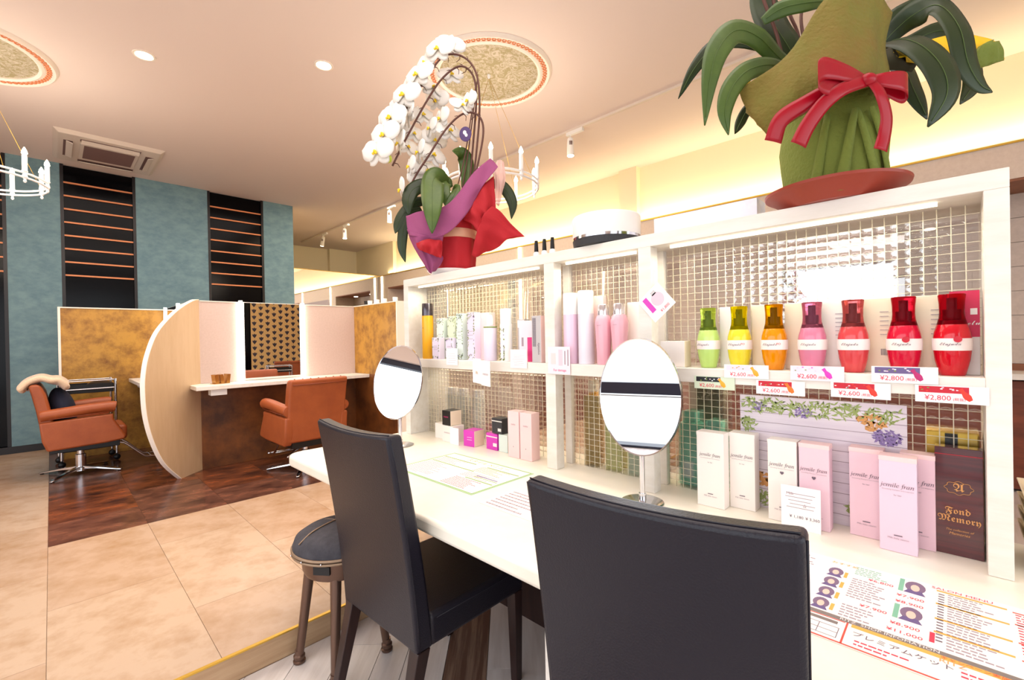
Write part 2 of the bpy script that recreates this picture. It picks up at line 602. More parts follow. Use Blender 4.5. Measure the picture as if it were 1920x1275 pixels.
# front and left walls behind the camera, with the street windows
wl = struct(box('wall_left', -2.56, -2.4, -2.8, -1.3, 0.0, ZC, 'ceiling'))
box('wall_section', -2.56, -2.4, 4.5, 7.46, 0.0, ZC, 'ceiling', wl)
box('lintel', -2.56, -2.4, -1.3, 4.5, 2.8, ZC, 'ceiling', wl)
box('sill', -2.56, -2.4, -1.3, 4.5, 0.0, 0.02, 'navyframe', wl)
wn = struct(box('window_1', -2.5, -2.44, -1.3, 4.5, 0.60, 0.73, 'navyframe'), 'street window in the left wall')
for y in (-1.3, 0.1, 3.0, 4.42):
    box('window_post', -2.5, -2.44, y, y+0.08, 0.02, 2.8, 'navyframe', wn)
box('window_head', -2.5, -2.44, -1.3, 4.5, 2.72, 2.8, 'navyframe', wn)
box('transom_edge', -2.5, -2.43, -1.3, 4.5, 0.575, 0.585, 'steel', wn)
wf = struct(box('wall_front', -2.56, -2.0, -2.76, -2.6, 0.0, ZC, 'ceiling'))
box('wall_section', 3.2, 5.7, -2.76, -2.6, 0.0, ZC, 'ceiling', wf)
box('lintel', -2.0, 3.2, -2.76, -2.6, 2.8, ZC, 'ceiling', wf)
w2 = struct(box('window_2', -2.0, 3.2, -2.70, -2.64, 0.0, 0.12, 'blackframe'), 'street window in the front wall')
for x in (-2.0, -0.3, 1.4, 3.12):
    box('window_post', x, x+0.08, -2.70, -2.64, 0.12, 2.8, 'blackframe', w2)
box('window_head', -2.0, 3.2, -2.70, -2.64, 2.72, 2.8, 'blackframe', w2)
# gold patterned wallpaper panel between black panels on the front wall
box('black_panel', 3.2, 3.5, -2.6, -2.57, 0.1, 2.7, 'blackglass', wf)
wp = box('wallpaper_panel', 3.5, 4.9, -2.6, -2.57, 0.1, 2.7, 'goldstone', wf)
mk('motif', rgb(86, 76, 84), 0.6)
mk('wallpaper', rgb(222, 180, 116), 0.6)
wp.data.materials.clear()
wp.data.materials.append(M['wallpaper'])
mo = MB()
for i in range(9):
    for j in range(16):
        cx, cz = 3.58+i*0.155, 0.35+j*0.155+(0.0775 if i % 2 else 0)
        if cz > 2.62:
            continue
        for a in range(3):
            t = PI/2+(a-1)*0.85
            dx, dz = math.cos(t), math.sin(t)
            pts = [(cx, -2.566, cz-0.06), (cx+dx*0.035+dz*0.024, -2.566, cz+dz*0.02-dx*0.024), (cx+dx*0.072, -2.566, cz+dz*0.06), (cx+dx*0.035-dz*0.024, -2.566, cz+dz*0.02+dx*0.024)]
            mo.poly(pts)
mo.build('wallpaper_motif', 'motif', wp, kind='stuff')
tag(box('street_pavement', -14, 16, -14, -2.9, -0.4, -0.15, 'ground'), 'pale pavement in front of the street windows', 'pavement')
tag(box('street_pavement', -14, -2.7, -2.9, 12, -0.4, -0.15, 'ground'), 'pale pavement beside the left-hand street window', 'pavement')
# ---------------------------------------------------------------- reception counter
ct = thing('counter', 'long white counter with rounded front edge, carrying the white display shelf', 'counter', (1.27, 0.6, 0))
r_ = 0.06
out = []
for cx, cy, a0 in ((1.74-0.01-1.27, 2.37-0.6-0.01, 0), (0.80+0.07-1.27, 2.37-0.07-0.6, PI/2), (0.80+0.02-1.27, -1.3-0.6+0.02, PI), (1.74-0.02-1.27, -1.3-0.6+0.02, 1.5*PI)):
    rr = 0.07 if a0 == PI/2 else 0.015
    for k in range(7):
        a = a0+PI/2*k/6
        out.append((cx+rr*math.cos(a), cy+rr*math.sin(a)))
MB().prism(out, 0.665, 0.72).build('countertop', 'whitetop', ct, smooth='auto', bevel=0.022, bseg=4)
box('back_panel', 0.22, 0.25, -1.8, 1.45, 0, 0.665, 'darkwood', ct)
box('leg', -0.42, -0.36, 0.08, 0.14, 0, 0.665, 'whitewood', ct, bevel=0.003)
box('leg', 0.30, 0.36, 1.62, 1.70, 0.0, 0.665, 'whitewood', ct, bevel=0.003)
box('leg', -0.42, -0.36, -1.75, -1.69, 0, 0.665, 'whitewood', ct, bevel=0.003)

# ---------------------------------------------------------------- display shelf
X0, X1 = 1.457, 1.74
XG = 1.585
sh = thing('display_shelf', 'white display shelf with reeded glass panes and lit bays on the counter', 'shelf', (0, 0, 0.72))
def sb(n, x0, x1, y0, y1, z0, z1, m='whitewood', bevel=0.0015, par=None):
    return box(n, x0, x1, y0, y1, z0-0.72, z1-0.72, m, par or sh, bevel=bevel)
sb('top_board', X0, X1, -0.085, 2.315, 1.577, 1.62)
sb('side_board', X0, X1, 2.268, 2.315, 0.7205, 1.577)
sb('side_board', X0, X1, -0.085, -0.045, 0.7205, 1.577)
sb('middle_board', X0, X1, -0.045, 2.268, 1.115, 1.16)
for y0, y1 in ((1.183, 1.236), (0.752, 0.800)):
    sb('divider', X0, X0+0.05, y0, y1, 0.7205, 1.115)
    sb('divider', X0, X0+0.05, y0, y1, 1.16, 1.577)
    sb('glass_channel', XG-0.012, XG+0.016, y0+0.01, y1-0.01, 0.7205, 1.577)
def led(y0, y1, x=1.50):
    a = sb('light_tube', x-0.004, x+0.004, y0, y1, 1.568, 1.5765, 'led_tube', 0)
    l = area('shelf_light', (x, (y0+y1)/2, 1.558), 0.02, y1-y0, 0.9*(y1-y0)*3, (1, 0.9, 0.68), rot=(0, 0, 0))
led(1.30, 2.22)
led(0.83, 1.15)
led(0.03, 0.70)
for y0, y1 in ((1.30, 2.22), (0.83, 1.15), (0.03, 0.70)):  # hidden tubes and lamps added to brighten the back of the lower bays
    for z in (1.1145,):
        sb('light_tube', 1.704, 1.716, y0, y1, z-0.0145, z, 'led_added', 0)
        area('shelf_light', (1.71, (y0+y1)/2, z-0.018), 0.02, y1-y0, 2.2*(y1-y0), (1, 0.9, 0.68), rot=(0, 0, 0))
# reeded glass: clear panes with a grid of small pillow lenses
g = mat('reeded_glass', (0.97, 0.98, 0.96, 1), 0.02, trans=1.0, ior=1.34, spec=0.6)
M['reeded_glass'] = g
_nt = g.node_tree
_mx = _nt.nodes.new('ShaderNodeMixShader')
_tr = _nt.nodes.new('ShaderNodeBsdfTransparent')
_mx.inputs[0].default_value = 0.62
_nt.links.new(_nt.nodes['Principled BSDF'].outputs[0], _mx.inputs[1])
_nt.links.new(_tr.outputs[0], _mx.inputs[2])
_nt.links.new(_mx.outputs[0], _nt.nodes['Material Output'].inputs['Surface'])
mk('glass_rib', rgb(250, 240, 212), 0.15, spec=0.8, alpha=0.6)  # cream rib colour stands in for LED reflections along the glass seams
def pane(y0, y1, z0, z1):
    mb = MB()
    ny = max(1, round((y1-y0)/0.0262))
    nz = max(1, round((z1-z0)/0.0235))
    dy, dz = (y1-y0)/ny, (z1-z0)/nz
    prof = [0, 0.22, 0.5, 0.78, 1]
    hh = [0, 0.7, 1, 0.7, 0]
    for i in range(ny):
        for j in range(nz):
            rows = [[(XG-0.0002-0.0030*hh[a]**0.8*hh[b]**0.8, y0+(i+prof[a])*dy, z0-0.72+(j+prof[b])*dz) for b in range(5)] for a in range(5)]
            mb.grid(rows)
    # closed at the back so each lens is a solid pillow
    mb.poly([(XG-0.0001, y0, z0-0.72), (XG-0.0001, y1, z0-0.72), (XG-0.0001, y1, z1-0.72), (XG-0.0001, y0, z1-0.72)])
    p = mb.build('glass_pane', 'reeded_glass', sh, smooth=True)
    rb = MB()
    for i in range(1, ny):
        y = y0+i*dy
        rb.box(XG-0.0022, XG-0.0004, y-0.0011, y+0.0011, z0-0.72, z1-0.72)
    for j in range(1, nz):
        z = z0-0.72+j*dz
        rb.box(XG-0.0018, XG-0.0004, y0, y1, z-0.0007, z+0.0007)
    rb.build('rib_grid', 'glass_rib', p, kind='stuff')
for y0, y1 in ((1.232, 2.266), (0.796, 1.187), (-0.044, 0.756)):
    pane(y0, y1, 0.721, 1.114)
    pane(y0, y1, 1.161, 1.576)

# ---------------------------------------------------------------- goods on the shelf
ZB, ZK = 1.1605, 0.7205
def carton(label, xf, yc, w, d, h, m, z0, name='carton', cat='box', rz=0.0, group=None, lid=None, letters=(), band=None, flap=None):
    o = MB().box(-d/2, d/2, -w/2, w/2, 0, h).build(name, m, bevel=0.0012)
    o.location = (xf+d/2, yc, z0)
    o.rotation_euler = (0, 0, rz)
    tag(o, label, cat, group)
    if lid:
        box('lid_flap', -d/2-0.0004, d/2+0.0004, -w/2-0.0004, w/2+0.0004, h*0.955, h+0.0008, lid, o)
    if flap:
        box('side_face', -d/2+0.0006, d/2-0.0006, -w/2-0.0006, w/2-0.002, 0.0006, h-0.0006, flap, o)
    for t in letters:
        s, size, zz, mm = t[:4]
        text(s, size, mm, o, (-d/2-0.0012, t[5] if len(t) > 5 else 0, h*zz), FX, shear=(t[4] if len(t) > 4 else 0))
    if band:
        box('band', -d/2-0.0007, -d/2+0.001, -w/2, w/2, h*band[0], h*band[1], band[2], o)
    return o
mk('boxwhite', rgb(246, 238, 232), 0.5)
mk('boxpink', rgb(238, 204, 216), 0.5)
mk('boxpink2', rgb(236, 208, 226), 0.5)
mk('boxpale', rgb(250, 214, 214), 0.5)
mk('boxcream', rgb(244, 226, 200), 0.55)
mk('magenta', rgb(214, 58, 186), 0.35)
mk('ink', rgb(112, 96, 110), 0.6)
mk('inkpale', rgb(168, 148, 158), 0.6)
mk('inkdark', rgb(40, 32, 40), 0.5)
mk('pinkink', rgb(224, 60, 130), 0.5)
mk('redink', rgb(226, 60, 84), 0.5)
mk('silverbox', rgb(196, 190, 190), 0.35, metal=0.2)
mk('greenlabel', rgb(214, 226, 200), 0.5)
mk('mintlabel', rgb(222, 236, 230), 0.5)
mk('lavlabel', rgb(232, 220, 238), 0.5)
mk('leafprint', rgb(132, 150, 70), 0.6)
mk('violetprint', rgb(108, 92, 140), 0.6)
mk('amber', rgb(232, 168, 30), 0.25)
mk('darkchrome', rgb(92, 86, 92), 0.2, metal=0.9)
mk('white_gloss', rgb(248, 246, 246), 0.2)
mk('pearl', rgb(232, 226, 236), 0.22, coat=0.6)
mk('pinkpearl', rgb(240, 204, 224), 0.22, coat=0.6)
mk('paper', rgb(250, 246, 246), 0.6)
mk('paperpink', rgb(250, 226, 234), 0.6)

def floral(o, w, h, x, seed, rings=((0.9, 1.0), (0.0, 0.12))):
    """printed sprigs round the edges of a front face lying in the plane x"""
    rnd = random.Random(seed)
    a, b = MB(), MB()
    n = int(60*h/0.2)
    for i in range(n):
        if rnd.random() < 0.5:
            y = rnd.choice((-1, 1))*w*rnd.uniform(0.34, 0.5)
            z = h*rnd.uniform(0.02, 0.98)
        else:
            y = w*rnd.uniform(-0.5, 0.5)
            z = h*rnd.choice((rnd.uniform(0.0, 0.12), rnd.uniform(0.87, 0.99)))
        z = min(max(z, 0.008), h-0.006)
        t = rnd.uniform(0, PI)
        l, k = 0.006, 0.0022
        q = MB() if False else (a if rnd.random() < 0.75 else b)
        c, s = math.cos(t), math.sin(t)
        q.poly([(x, y-l*c, z-l*s), (x, y+k*s, z-k*c), (x, y+l*c, z+l*s), (x, y-k*s, z+k*c)][::-1])
    a.build('leaf_print', 'leafprint', o, kind='stuff')
    b.build('flower_print', 'violetprint', o, kind='stuff')

# --- first bay, on the middle board
sp = thing('spray_can', 'amber spray can with dark chrome cap at the left end of the shelf', 'spray can', (1.50, 2.14, ZB))
MB().lathe([(0.030, 0), (0.032, 0.003), (0.032, 0.235), (0.030, 0.243)], 28).build('can', 'amber', sp, smooth='auto')
MB().lathe([(0.031, 0.243), (0.031, 0.308), (0.029, 0.312), (0.0001, 0.312)], 28).build('cap', 'darkchrome', sp, smooth='auto')
text('tx', 0.012, 'inkdark', sp, (-0.0325, 0, 0.175), FX)
def fl_box(label, xf, y, w, h, m, seed, d=0.04, z0=ZB, rz=0.0, lines=3):
    o = carton(label, xf, y, w, d, h, m, z0, 'floral_carton', 'box', rz)
    floral(o, w, h, -d/2-0.0008, seed)
    for k in range(lines):
        box('print_line', -d/2-0.0010, -d/2, -w*0.25, w*0.25, h*(0.6-0.08*k), h*(0.6-0.08*k)+0.0015, 'inkpale', o)
    return o
fl_box('small lavender carton with sprig border beside the amber can', 1.475, 2.035, 0.062, 0.118, 'lavlabel', 1)
fl_box('small lavender carton half behind the first white price card', 1.475, 1.915, 0.062, 0.115, 'lavlabel', 2)
fl_box('pale mint carton with sprig border behind the small lavender cartons', 1.525, 2.06, 0.062, 0.225, 'mintlabel', 3)
fl_box('pale yellow-green carton behind the small lavender cartons', 1.53, 1.965, 0.066, 0.232, 'greenlabel', 4, lines=0)
fl_box('tall mint carton with sprigs, left of the tall lavender one', 1.49, 1.845, 0.052, 0.240, 'mintlabel', 5)
fl_box('tall lavender carton with sprigs, between mint carton and pink box', 1.49, 1.752, 0.056, 0.242, 'lavlabel', 6)
carton('plain pale pink carton behind the white-capped bottle', 1.53, 1.695, 0.075, 0.04, 0.238, 'boxpale', ZB)
def bottle(name, label, loc, prof, m, cap, capm, cat='bottle', group=None, seg=24):
    t = thing(name, label, cat, loc, 0, group)
    MB().lathe(prof, seg).build('body', m, t, smooth='auto')
    MB().lathe(cap, seg).build('cap', capm, t, smooth='auto')
    return t
b = bottle('lotion_bottle', 'lavender bottle with white cap and green neck ring, before the pink carton', (1.505, 1.625, ZB), [(0.030, 0), (0.032, 0.004), (0.032, 0.16), (0.026, 0.168), (0.012, 0.17)], 'lavlabel', [(0.017, 0.172), (0.017, 0.205), (0.012, 0.222), (0.0001, 0.225)], 'white_gloss')
MB().lathe([(0.033, 0.160), (0.033, 0.166)], 24).build('neck_ring', 'leafprint', b)
b = bottle('lotion_tube', 'tall white tube with printed sprigs and a long white cap', (1.505, 1.515, ZB), [(0.0285, 0), (0.029, 0.004), (0.029, 0.175)], 'paper', [(0.0275, 0.175), (0.0275, 0.242), (0.025, 0.246), (0.0001, 0.246)], 'white_gloss')
floral(b, 0.03, 0.16, -0.0298, 9)
carton('grey-green carton with white top between white tube and pink card', 1.535, 1.447, 0.042, 0.035, 0.195, 'silverbox', ZB, band=(0.8, 0.97, 'paper'))
c = carton('slanted pink advertising card before the grey-green carton', 1.505, 1.39, 0.07, 0.004, 0.185, 'paperpink', ZB, 'shelf_card', 'card', rz=0.25)
box('pink_shape', -0.0026, -0.0018, -0.035, -0.008, 0.0, 0.11, 'pinkink', c)
box('print_box', -0.0026, -0.0018, 0.012, 0.022, 0.07, 0.11, 'inkpale', c)
c = carton('silver-grey carton with a grid pattern and upright lettering', 1.475, 1.30, 0.052, 0.045, 0.203, 'silverbox', ZB, flap='boxpale')
text('crystally', 0.016, 'ink', c, (-0.0236, -0.012, 0.06), (PI/2, -PI/2, -PI/2))
gm = MB()
for i in range(5):
    for j in range(24):
        gm.box(-0.0233, -0.0227, 0.002+i*0.004, 0.0045+i*0.004, 0.07+j*0.0052, 0.0735+j*0.0052)
gm.build('grid_print', 'ink', c, kind='stuff')
# cards of the first bay
def card(name, label, loc, w, h, m='paper', rz=0.0, rx=0.0, letters=(), bars=(), cat='price card', group=None):
    o = MB().box(-0.0006, 0.0006, -w/2, w/2, 0, h).build(name, m)
    o.location = loc
    o.rotation_euler = (rx, 0, rz)
    tag(o, label, cat, group)
    for s, size, y, z, mm in letters:
        text(s, size, mm, o, (-0.0012, y, z), FX)
    for y0, y1, z0, z1, mm in bars:
        box('print', -0.0011, -0.0005, y0, y1, z0, z1, mm, o)
    return o
def lines(w, h, n, mm='inkpale', z0=0.15, z1=0.8, seed=1):
    rnd = random.Random(seed)
    return [(-w*rnd.uniform(0.25, 0.42), w*rnd.uniform(0.25, 0.42), h*(z0+(z1-z0)*k/n), h*(z0+(z1-z0)*k/n)+h*0.011, mm) for k in range(n)]
card('price_card', 'white price card leaning on the shelf front below the sprig cartons', (1.452, 1.862, 1.135), 0.092, 0.086, bars=lines(0.092, 0.086, 5))
card('price_card', 'white price card below the tall white tube', (1.452, 1.387, 1.135), 0.100, 0.082, bars=lines(0.1, 0.082, 6, seed=4))
c = card('folded_leaflet', 'folded white leaflet hanging over the shelf edge, left bay', (1.434, 1.648, 1.055), 0.112, 0.118, rz=-0.35, letters=[('RN', 0.02, 0.0, 0.05, 'brass')], cat='leaflet', bars=lines(0.11, 0.118, 3, 'paperpink'))
box('second_page', -0.0006, 0.0006, -0.165, -0.056, -0.004, 0.112, 'paper', c)
text('treatment', 0.016, 'inkpale', c, (-0.0012, -0.11, 0.05), FX, shear=0.3)
c = card('price_card', 'translucent pink card standing at the shelf edge left of the bottle pair', (1.452, 1.160, 1.118), 0.115, 0.112, 'paperpink', letters=[('For damage', 0.014, -0.005, 0.016, 'pinkink')], bars=[(-0.02, 0.0, 0.035, 0.1, 'boxpink'), (-0.05, -0.045, 0.035, 0.1, 'inkpale'), (0.015, 0.04, 0.04, 0.085, 'boxpale'), (-0.035, -0.03, 0.04, 0.095, 'inkpale')])
# --- second bay
b = bottle('lotion_tube', 'tall pink cylinder with a white cap, second bay', (1.50, 1.132, ZB), [(0.030, 0), (0.0305, 0.004), (0.0305, 0.2)], 'pinkpearl', [(0.0305, 0.2), (0.0305, 0.283), (0.028, 0.287), (0.0001, 0.287)], 'white_gloss')
b = bottle('lotion_tube', 'tall pearl white cylinder with a white cap, second bay', (1.505, 1.060, ZB), [(0.0315, 0), (0.032, 0.004), (0.032, 0.2)], 'pearl', [(0.032, 0.2), (0.032, 0.288), (0.029, 0.292), (0.0001, 0.292)], 'white_gloss')
carton('narrow pale pink carton behind the tall white cylinder', 1.555, 1.035, 0.05, 0.022, 0.272, 'boxpale', ZB)
mk('pinkliquid', rgb(250, 186, 200), 0.15, trans=0.1, ior=1.3, coat=0.4)
mk('silvercap', rgb(222, 216, 220), 0.15, metal=0.8)
for k, (y, lb) in enumerate(((0.975, 'left pink ribbed bottle with silver cap, second bay'), (0.905, 'right pink ribbed bottle with silver cap, beside the white carton'))):
    t = thing('shampoo_bottle', lb, 'bottle', (1.50, y, ZB), 0, 'pair of pink ribbed bottles')
    MB().lathe([(0.024, 0), (0.026, 0.004), (0.027, 0.05), (0.032, 0.14), (0.033, 0.165), (0.027, 0.185), (0.022, 0.19)], 40, flute=0.018, nf=12).build('body', 'pinkliquid', t, smooth='auto')
    MB().lathe([(0.022, 0.19), (0.022, 0.228), (0.020, 0.231), (0.0001, 0.231)], 24).build('cap', 'silvercap', t, smooth='auto')
    box('print_line', -0.0335, -0.030, -0.008, 0.008, 0.150, 0.1515, 'inkpale', t)
carton('white carton right of the pink bottles, against the glass', 1.55, 0.862, 0.075, 0.03, 0.236, 'boxwhite', ZB)
# leaflet stuck askew on the second divider
c = card('shop_card', 'square card with round pink bottle picture, stuck askew on the divider', (1.450, 0.748, 1.318), 0.098, 0.098, rx=-0.72, letters=[('¥1,800', 0.014, -0.012, 0.014, 'redink')], cat='card')
c.location = (1.4545, 0.700, 1.345)
MB().lathe([(0.024, 0), (0.024, 0.0006)], 20).build('bottle_picture', 'boxpink', c, loc=(-0.0008, -0.012, 0.055), rot=(0, -PI/2, 0))
box('cap_picture', -0.0014, -0.0008, -0.022, -0.004, 0.074, 0.088, 'silverbox', c)
box('carton_picture', -0.0014, -0.0008, 0.016, 0.034, 0.03, 0.088, 'magenta', c)
# --- third bay
c = carton('small white open carton left of the green spray bottle', 1.49, 0.695, 0.085, 0.05, 0.088, 'boxwhite', ZB, flap='boxcream')
bot_specs = [('lime green', (0.60, 0.88, 0.10), (0.66, 0.93, 0.25), 'lime green ribbed spray bottle, first of the row of seven', 0.585),
 ('yellow', (0.98, 0.80, 0.0), (0.99, 0.85, 0.05), 'yellow spray bottle in the row of seven', 0.489),
 ('orange', (0.96, 0.36, 0.0), (0.97, 0.33, 0.0), 'orange spray bottle in the row of seven', 0.391),
 ('rose', (0.90, 0.22, 0.36), (0.86, 0.27, 0.42), 'rose pink ribbed spray bottle in the row of seven', 0.294),
 ('coral', (0.90, 0.16, 0.16), (0.84, 0.08, 0.09), 'coral red ribbed spray bottle, left of the gap in the row', 0.200),
 ('red', (0.78, 0.01, 0.03), (0.80, 0.01, 0.05), 'deep red spray bottle, second from the right of the row', 0.096),
 ('deep red', (0.74, 0.005, 0.02), (0.76, 0.005, 0.02), 'deep red spray bottle at the right end of the row, before pink carton', 0.008)]
mk('pumpdark', rgb(66, 44, 60), 0.25)
mk('label', rgb(246, 234, 230), 0.5)
mk('badge_red', rgb(196, 30, 50), 0.5)
for k, (cn, c1, c2, lb, y) in enumerate(bot_specs):
    mk('capglass'+str(k), (c1[0], c1[1], c1[2], 1), 0.04, trans=0.9, ior=1.12, spec=0.8)
    nt_ = M['capglass'+str(k)]
    mk('liquid'+str(k), (c2[0], c2[1], c2[2], 1), 0.12, trans=0.25, ior=1.3, coat=0.6)
    t = thing('spray_bottle', lb, 'bottle', (1.522, y, ZB), 0, 'row of coloured spray bottles')
    body = [(0.022, 0), (0.0245, 0.003), (0.0315, 0.035), (0.0350, 0.066), (0.0352, 0.082), (0.033, 0.102), (0.028, 0.121), (0.022, 0.132), (0.010, 0.134)]
    ribbed = k in (0, 3, 4)
    MB().lathe(body, 48, flute=0.012 if ribbed else 0.0, nf=14 if ribbed else 0).build('body', 'liquid'+str(k), t, smooth='auto')
    MB().lathe([(0.0275, 0.122), (0.0235, 0.138), (0.0225, 0.152), (0.0230, 0.172), (0.0250, 0.193), (0.0235, 0.195), (0.0001, 0.195)], 36).build('overcap', 'capglass'+str(k), t, smooth='auto')
    pm = MB().cyl(0.0150, 0.134, 0.158, seg=20).cyl(0.0085, 0.158, 0.186, seg=16)
    pm.box(-0.022, 0, -0.004, 0.004, 0.170, 0.178)
    pm.build('pump', 'pumpdark', t, smooth='auto')
    lab = MB().lathe([(0.0354, 0.060), (0.0362, 0.074), (0.0360, 0.089)], 48).build('label', 'label', t, smooth='auto')
    lab.data.polygons.foreach_set('use_smooth', [True]*len(lab.data.polygons))
    text('𝓔𝓵𝓾𝓳𝓾𝓭𝓪', 0.0105, 'ink', t, (-0.0372, 0.003, 0.076), FX)
    if k in (1, 2):
        text('FO', 0.009, 'badge_red', t, (-0.0335, -0.020, 0.077), (PI/2, 0, -PI/2+0.35))
    if k in (5, 6):
        MB().lathe([(0.0075, 0), (0.0075, 0.0008)], 20).build('badge', 'badge_red', t, loc=(-0.0366, -0.006 if k == 5 else -0.010, 0.087), rot=(0, -PI/2, 0))
for k, y in enumerate((0.535, 0.437, 0.345, 0.248, 0.150, 0.050)):
    lb = ['pale carton behind the gap right of the lime bottle', 'pale carton behind the gap right of the yellow bottle', 'pale carton behind the gap right of the orange bottle', 'white carton with small print right of the rose bottle', 'cream carton with bar code right of the coral bottle', 'cream carton with small print between the two deep red bottles'][k]
    wd = 0.05 if k < 3 else 0.062
    c = carton(lb, 1.553, y, wd, 0.026, 0.197, 'boxwhite' if k in (0, 3) else 'boxcream', ZB, group='pale cartons behind the spray bottles')
    if k > 2:
        for q in range(6):
            box('print_line', -0.0140, -0.013, -0.022, -0.004, 0.10+q*0.012, 0.1012+q*0.012, 'inkpale', c)
        if k == 4:
            for q in range(6):
                box('bar_code', -0.0140, -0.013, -0.022+q*0.003, -0.0205+q*0.003, 0.045, 0.062, 'ink', c)
mk('badge_pink', rgb(206, 40, 84), 0.5)
c = carton('pink and white carton behind the last red bottle', 1.552, -0.014, 0.052, 0.026, 0.203, 'boxwhite', ZB, band=(0.45, 1.0, 'badge_pink'))
box('badge', -0.0145, -0.0138, -0.022, -0.010, 0.145, 0.160, 'boxwhite', c)
text('𝓮𝓵𝓾', 0.016, 'boxwhite', c, (-0.0146, -0.016, 0.125), FX)
# price tags
tag_specs = [(0.544, 1.097, '¥2,600', 'leafprint', 'amber', 'black and green price tag below the lime bottle', 'greenlabel'),
 (0.450, 1.136, '¥2,600', 'lavlabel', 'amber', 'white and yellow price tag below the yellow bottle', 'paper'),
 (0.361, 1.093, '¥2,600', 'badge_red', 'tagorange', 'white and red price tag below the orange bottle', 'paper'),
 (0.272, 1.138, '¥2,600', 'lavlabel', 'magenta', 'pale violet price tag below the rose bottle', 'paperpink'),
 (0.179, 1.098, '¥2,600', 'badge_red', 'tagred', 'red-topped price tag below the coral bottle', 'paper'),
 (0.093, 1.142, '¥2,800', 'violetprint', 'tagmag', 'violet-topped price tag below the second bottle from right', 'paper'),
 (0.011, 1.100, '¥2,800', 'badge_red', 'tagred', 'red berry-patterned price tag at the right end of the shelf', 'paper')]
mk('tagorange', rgb(236, 120, 40), 0.5)
mk('tagred', rgb(222, 60, 44), 0.5)
mk('tagmag', rgb(186, 40, 110), 0.5)
for k, (y, z, pr, topm, bm, lb, base) in enumerate(tag_specs):
    c = card('price_tag', lb, (1.4535 if k % 2 == 0 else 1.4515, y, z), 0.123, 0.040, base, letters=[(pr, 0.0165, 0.022, 0.011, 'redink'), ('(税抜)', 0.008, -0.014, 0.009, 'redink')], cat='price tag', group='price tags along the shelf edge')
    box('print_band', -0.0009, -0.0005, -0.03 if k else -0.02, 0.055, 0.023, 0.038, 'black' if k == 0 else topm, c)
    mb = MB().lathe([(0.0035, 0), (0.0065, 0.008), (0.0065, 0.013), (0.0035, 0.022), (0.0045, 0.031)], 12)
    o = mb.build('bottle_picture', bm, c)
    o.scale = (0.08, 1, 1)
    o.location = (-0.0011, -0.033, 0.008)
    o.rotation_euler = (-0.6, 0, 0)
    for q in range(10):
        y0 = random.uniform(-0.02, 0.05)
        z0 = random.uniform(0.024, 0.035)
        box('print', -0.0012, -0.0008, y0, y0+0.004, z0, z0+0.0025, random.choice(['paper', 'leafprint', 'boxpink', bm]), c)

# --- on the counter, first bay
c = carton('white carton at the far left under the shelf', 1.50, 2.05, 0.075, 0.075, 0.082, 'boxwhite', ZK)
c = carton('white carton carrying the black carton', 1.475, 1.945, 0.088, 0.08, 0.086, 'boxwhite', ZK)
text('moisture', 0.014, 'inkpale', c, (-0.0412, 0, 0.05), FX)
c = carton('black carton with pink lettering on top of a white carton', 1.478, 1.955, 0.072, 0.075, 0.078, 'black', ZK+0.087, flap='boxcream')
text('muoto', 0.015, 'pinkink', c, (-0.0388, 0.002, 0.046), FX, shear=0.2)
c = carton('small white display card before the magenta carton', 1.458, 1.865, 0.07, 0.004, 0.088, 'paper', ZK, 'display_card', 'card')
c = carton('magenta cube carton with cream side', 1.485, 1.783, 0.074, 0.075, 0.080, 'magenta', ZK, flap='boxcream', rz=0.12)
for q in range(2):
    box('print_line', -0.0389, -0.0375, -0.02, 0.012, 0.045-q*0.012, 0.0468-q*0.012, 'paperpink', c)
c = carton('second magenta carton carrying the grey carton', 1.515, 1.640, 0.078, 0.06, 0.080, 'magenta', ZK, band=(0.76, 0.82, 'boxwhite'))
box('bar_code', -0.0312, -0.0295, -0.036, -0.010, 0.018, 0.034, 'boxwhite', c)
c = carton('pale grey-green carton beside the second magenta carton', 1.515, 1.560, 0.06, 0.06, 0.083, 'mintlabel', ZK)
c = carton('dark grey carton stacked on the magenta and pale cartons', 1.515, 1.602, 0.07, 0.055, 0.074, 'charcoal', ZK+0.0845, band=(0.78, 0.84, 'boxwhite'))
box('bar_code', -0.0287, -0.027, -0.03, -0.008, 0.012, 0.026, 'boxwhite', c)
for y, lb in ((1.455, 'left one of the two tall pale pink cartons standing together'), (1.378, 'right one of the two tall pale pink cartons standing together')):
    c = carton(lb, 1.48, y, 0.070, 0.055, 0.212, 'boxpale', ZK, group='pair of pale pink cartons', letters=[('melte', 0.012, 0.72, 'inkpale'), ('▲', 0.008, 0.24, 'inkpale')])
mk('clearbottle', rgb(236, 238, 232), 0.2, alpha=0.7)
for y, lb in ((2.13, 'clear bottle behind the glass, leftmost of three'), (2.03, 'clear bottle behind the glass above the black carton'), (1.90, 'clear bottle behind the glass, rightmost of three')):
    bottle('clear_bottle', lb, (1.665, y, ZK), [(0.034, 0), (0.036, 0.005), (0.036, 0.22), (0.033, 0.23)], 'clearbottle', [(0.030, 0.23), (0.030, 0.262), (0.0001, 0.264)], 'white_gloss', group='clear bottles behind the glass')
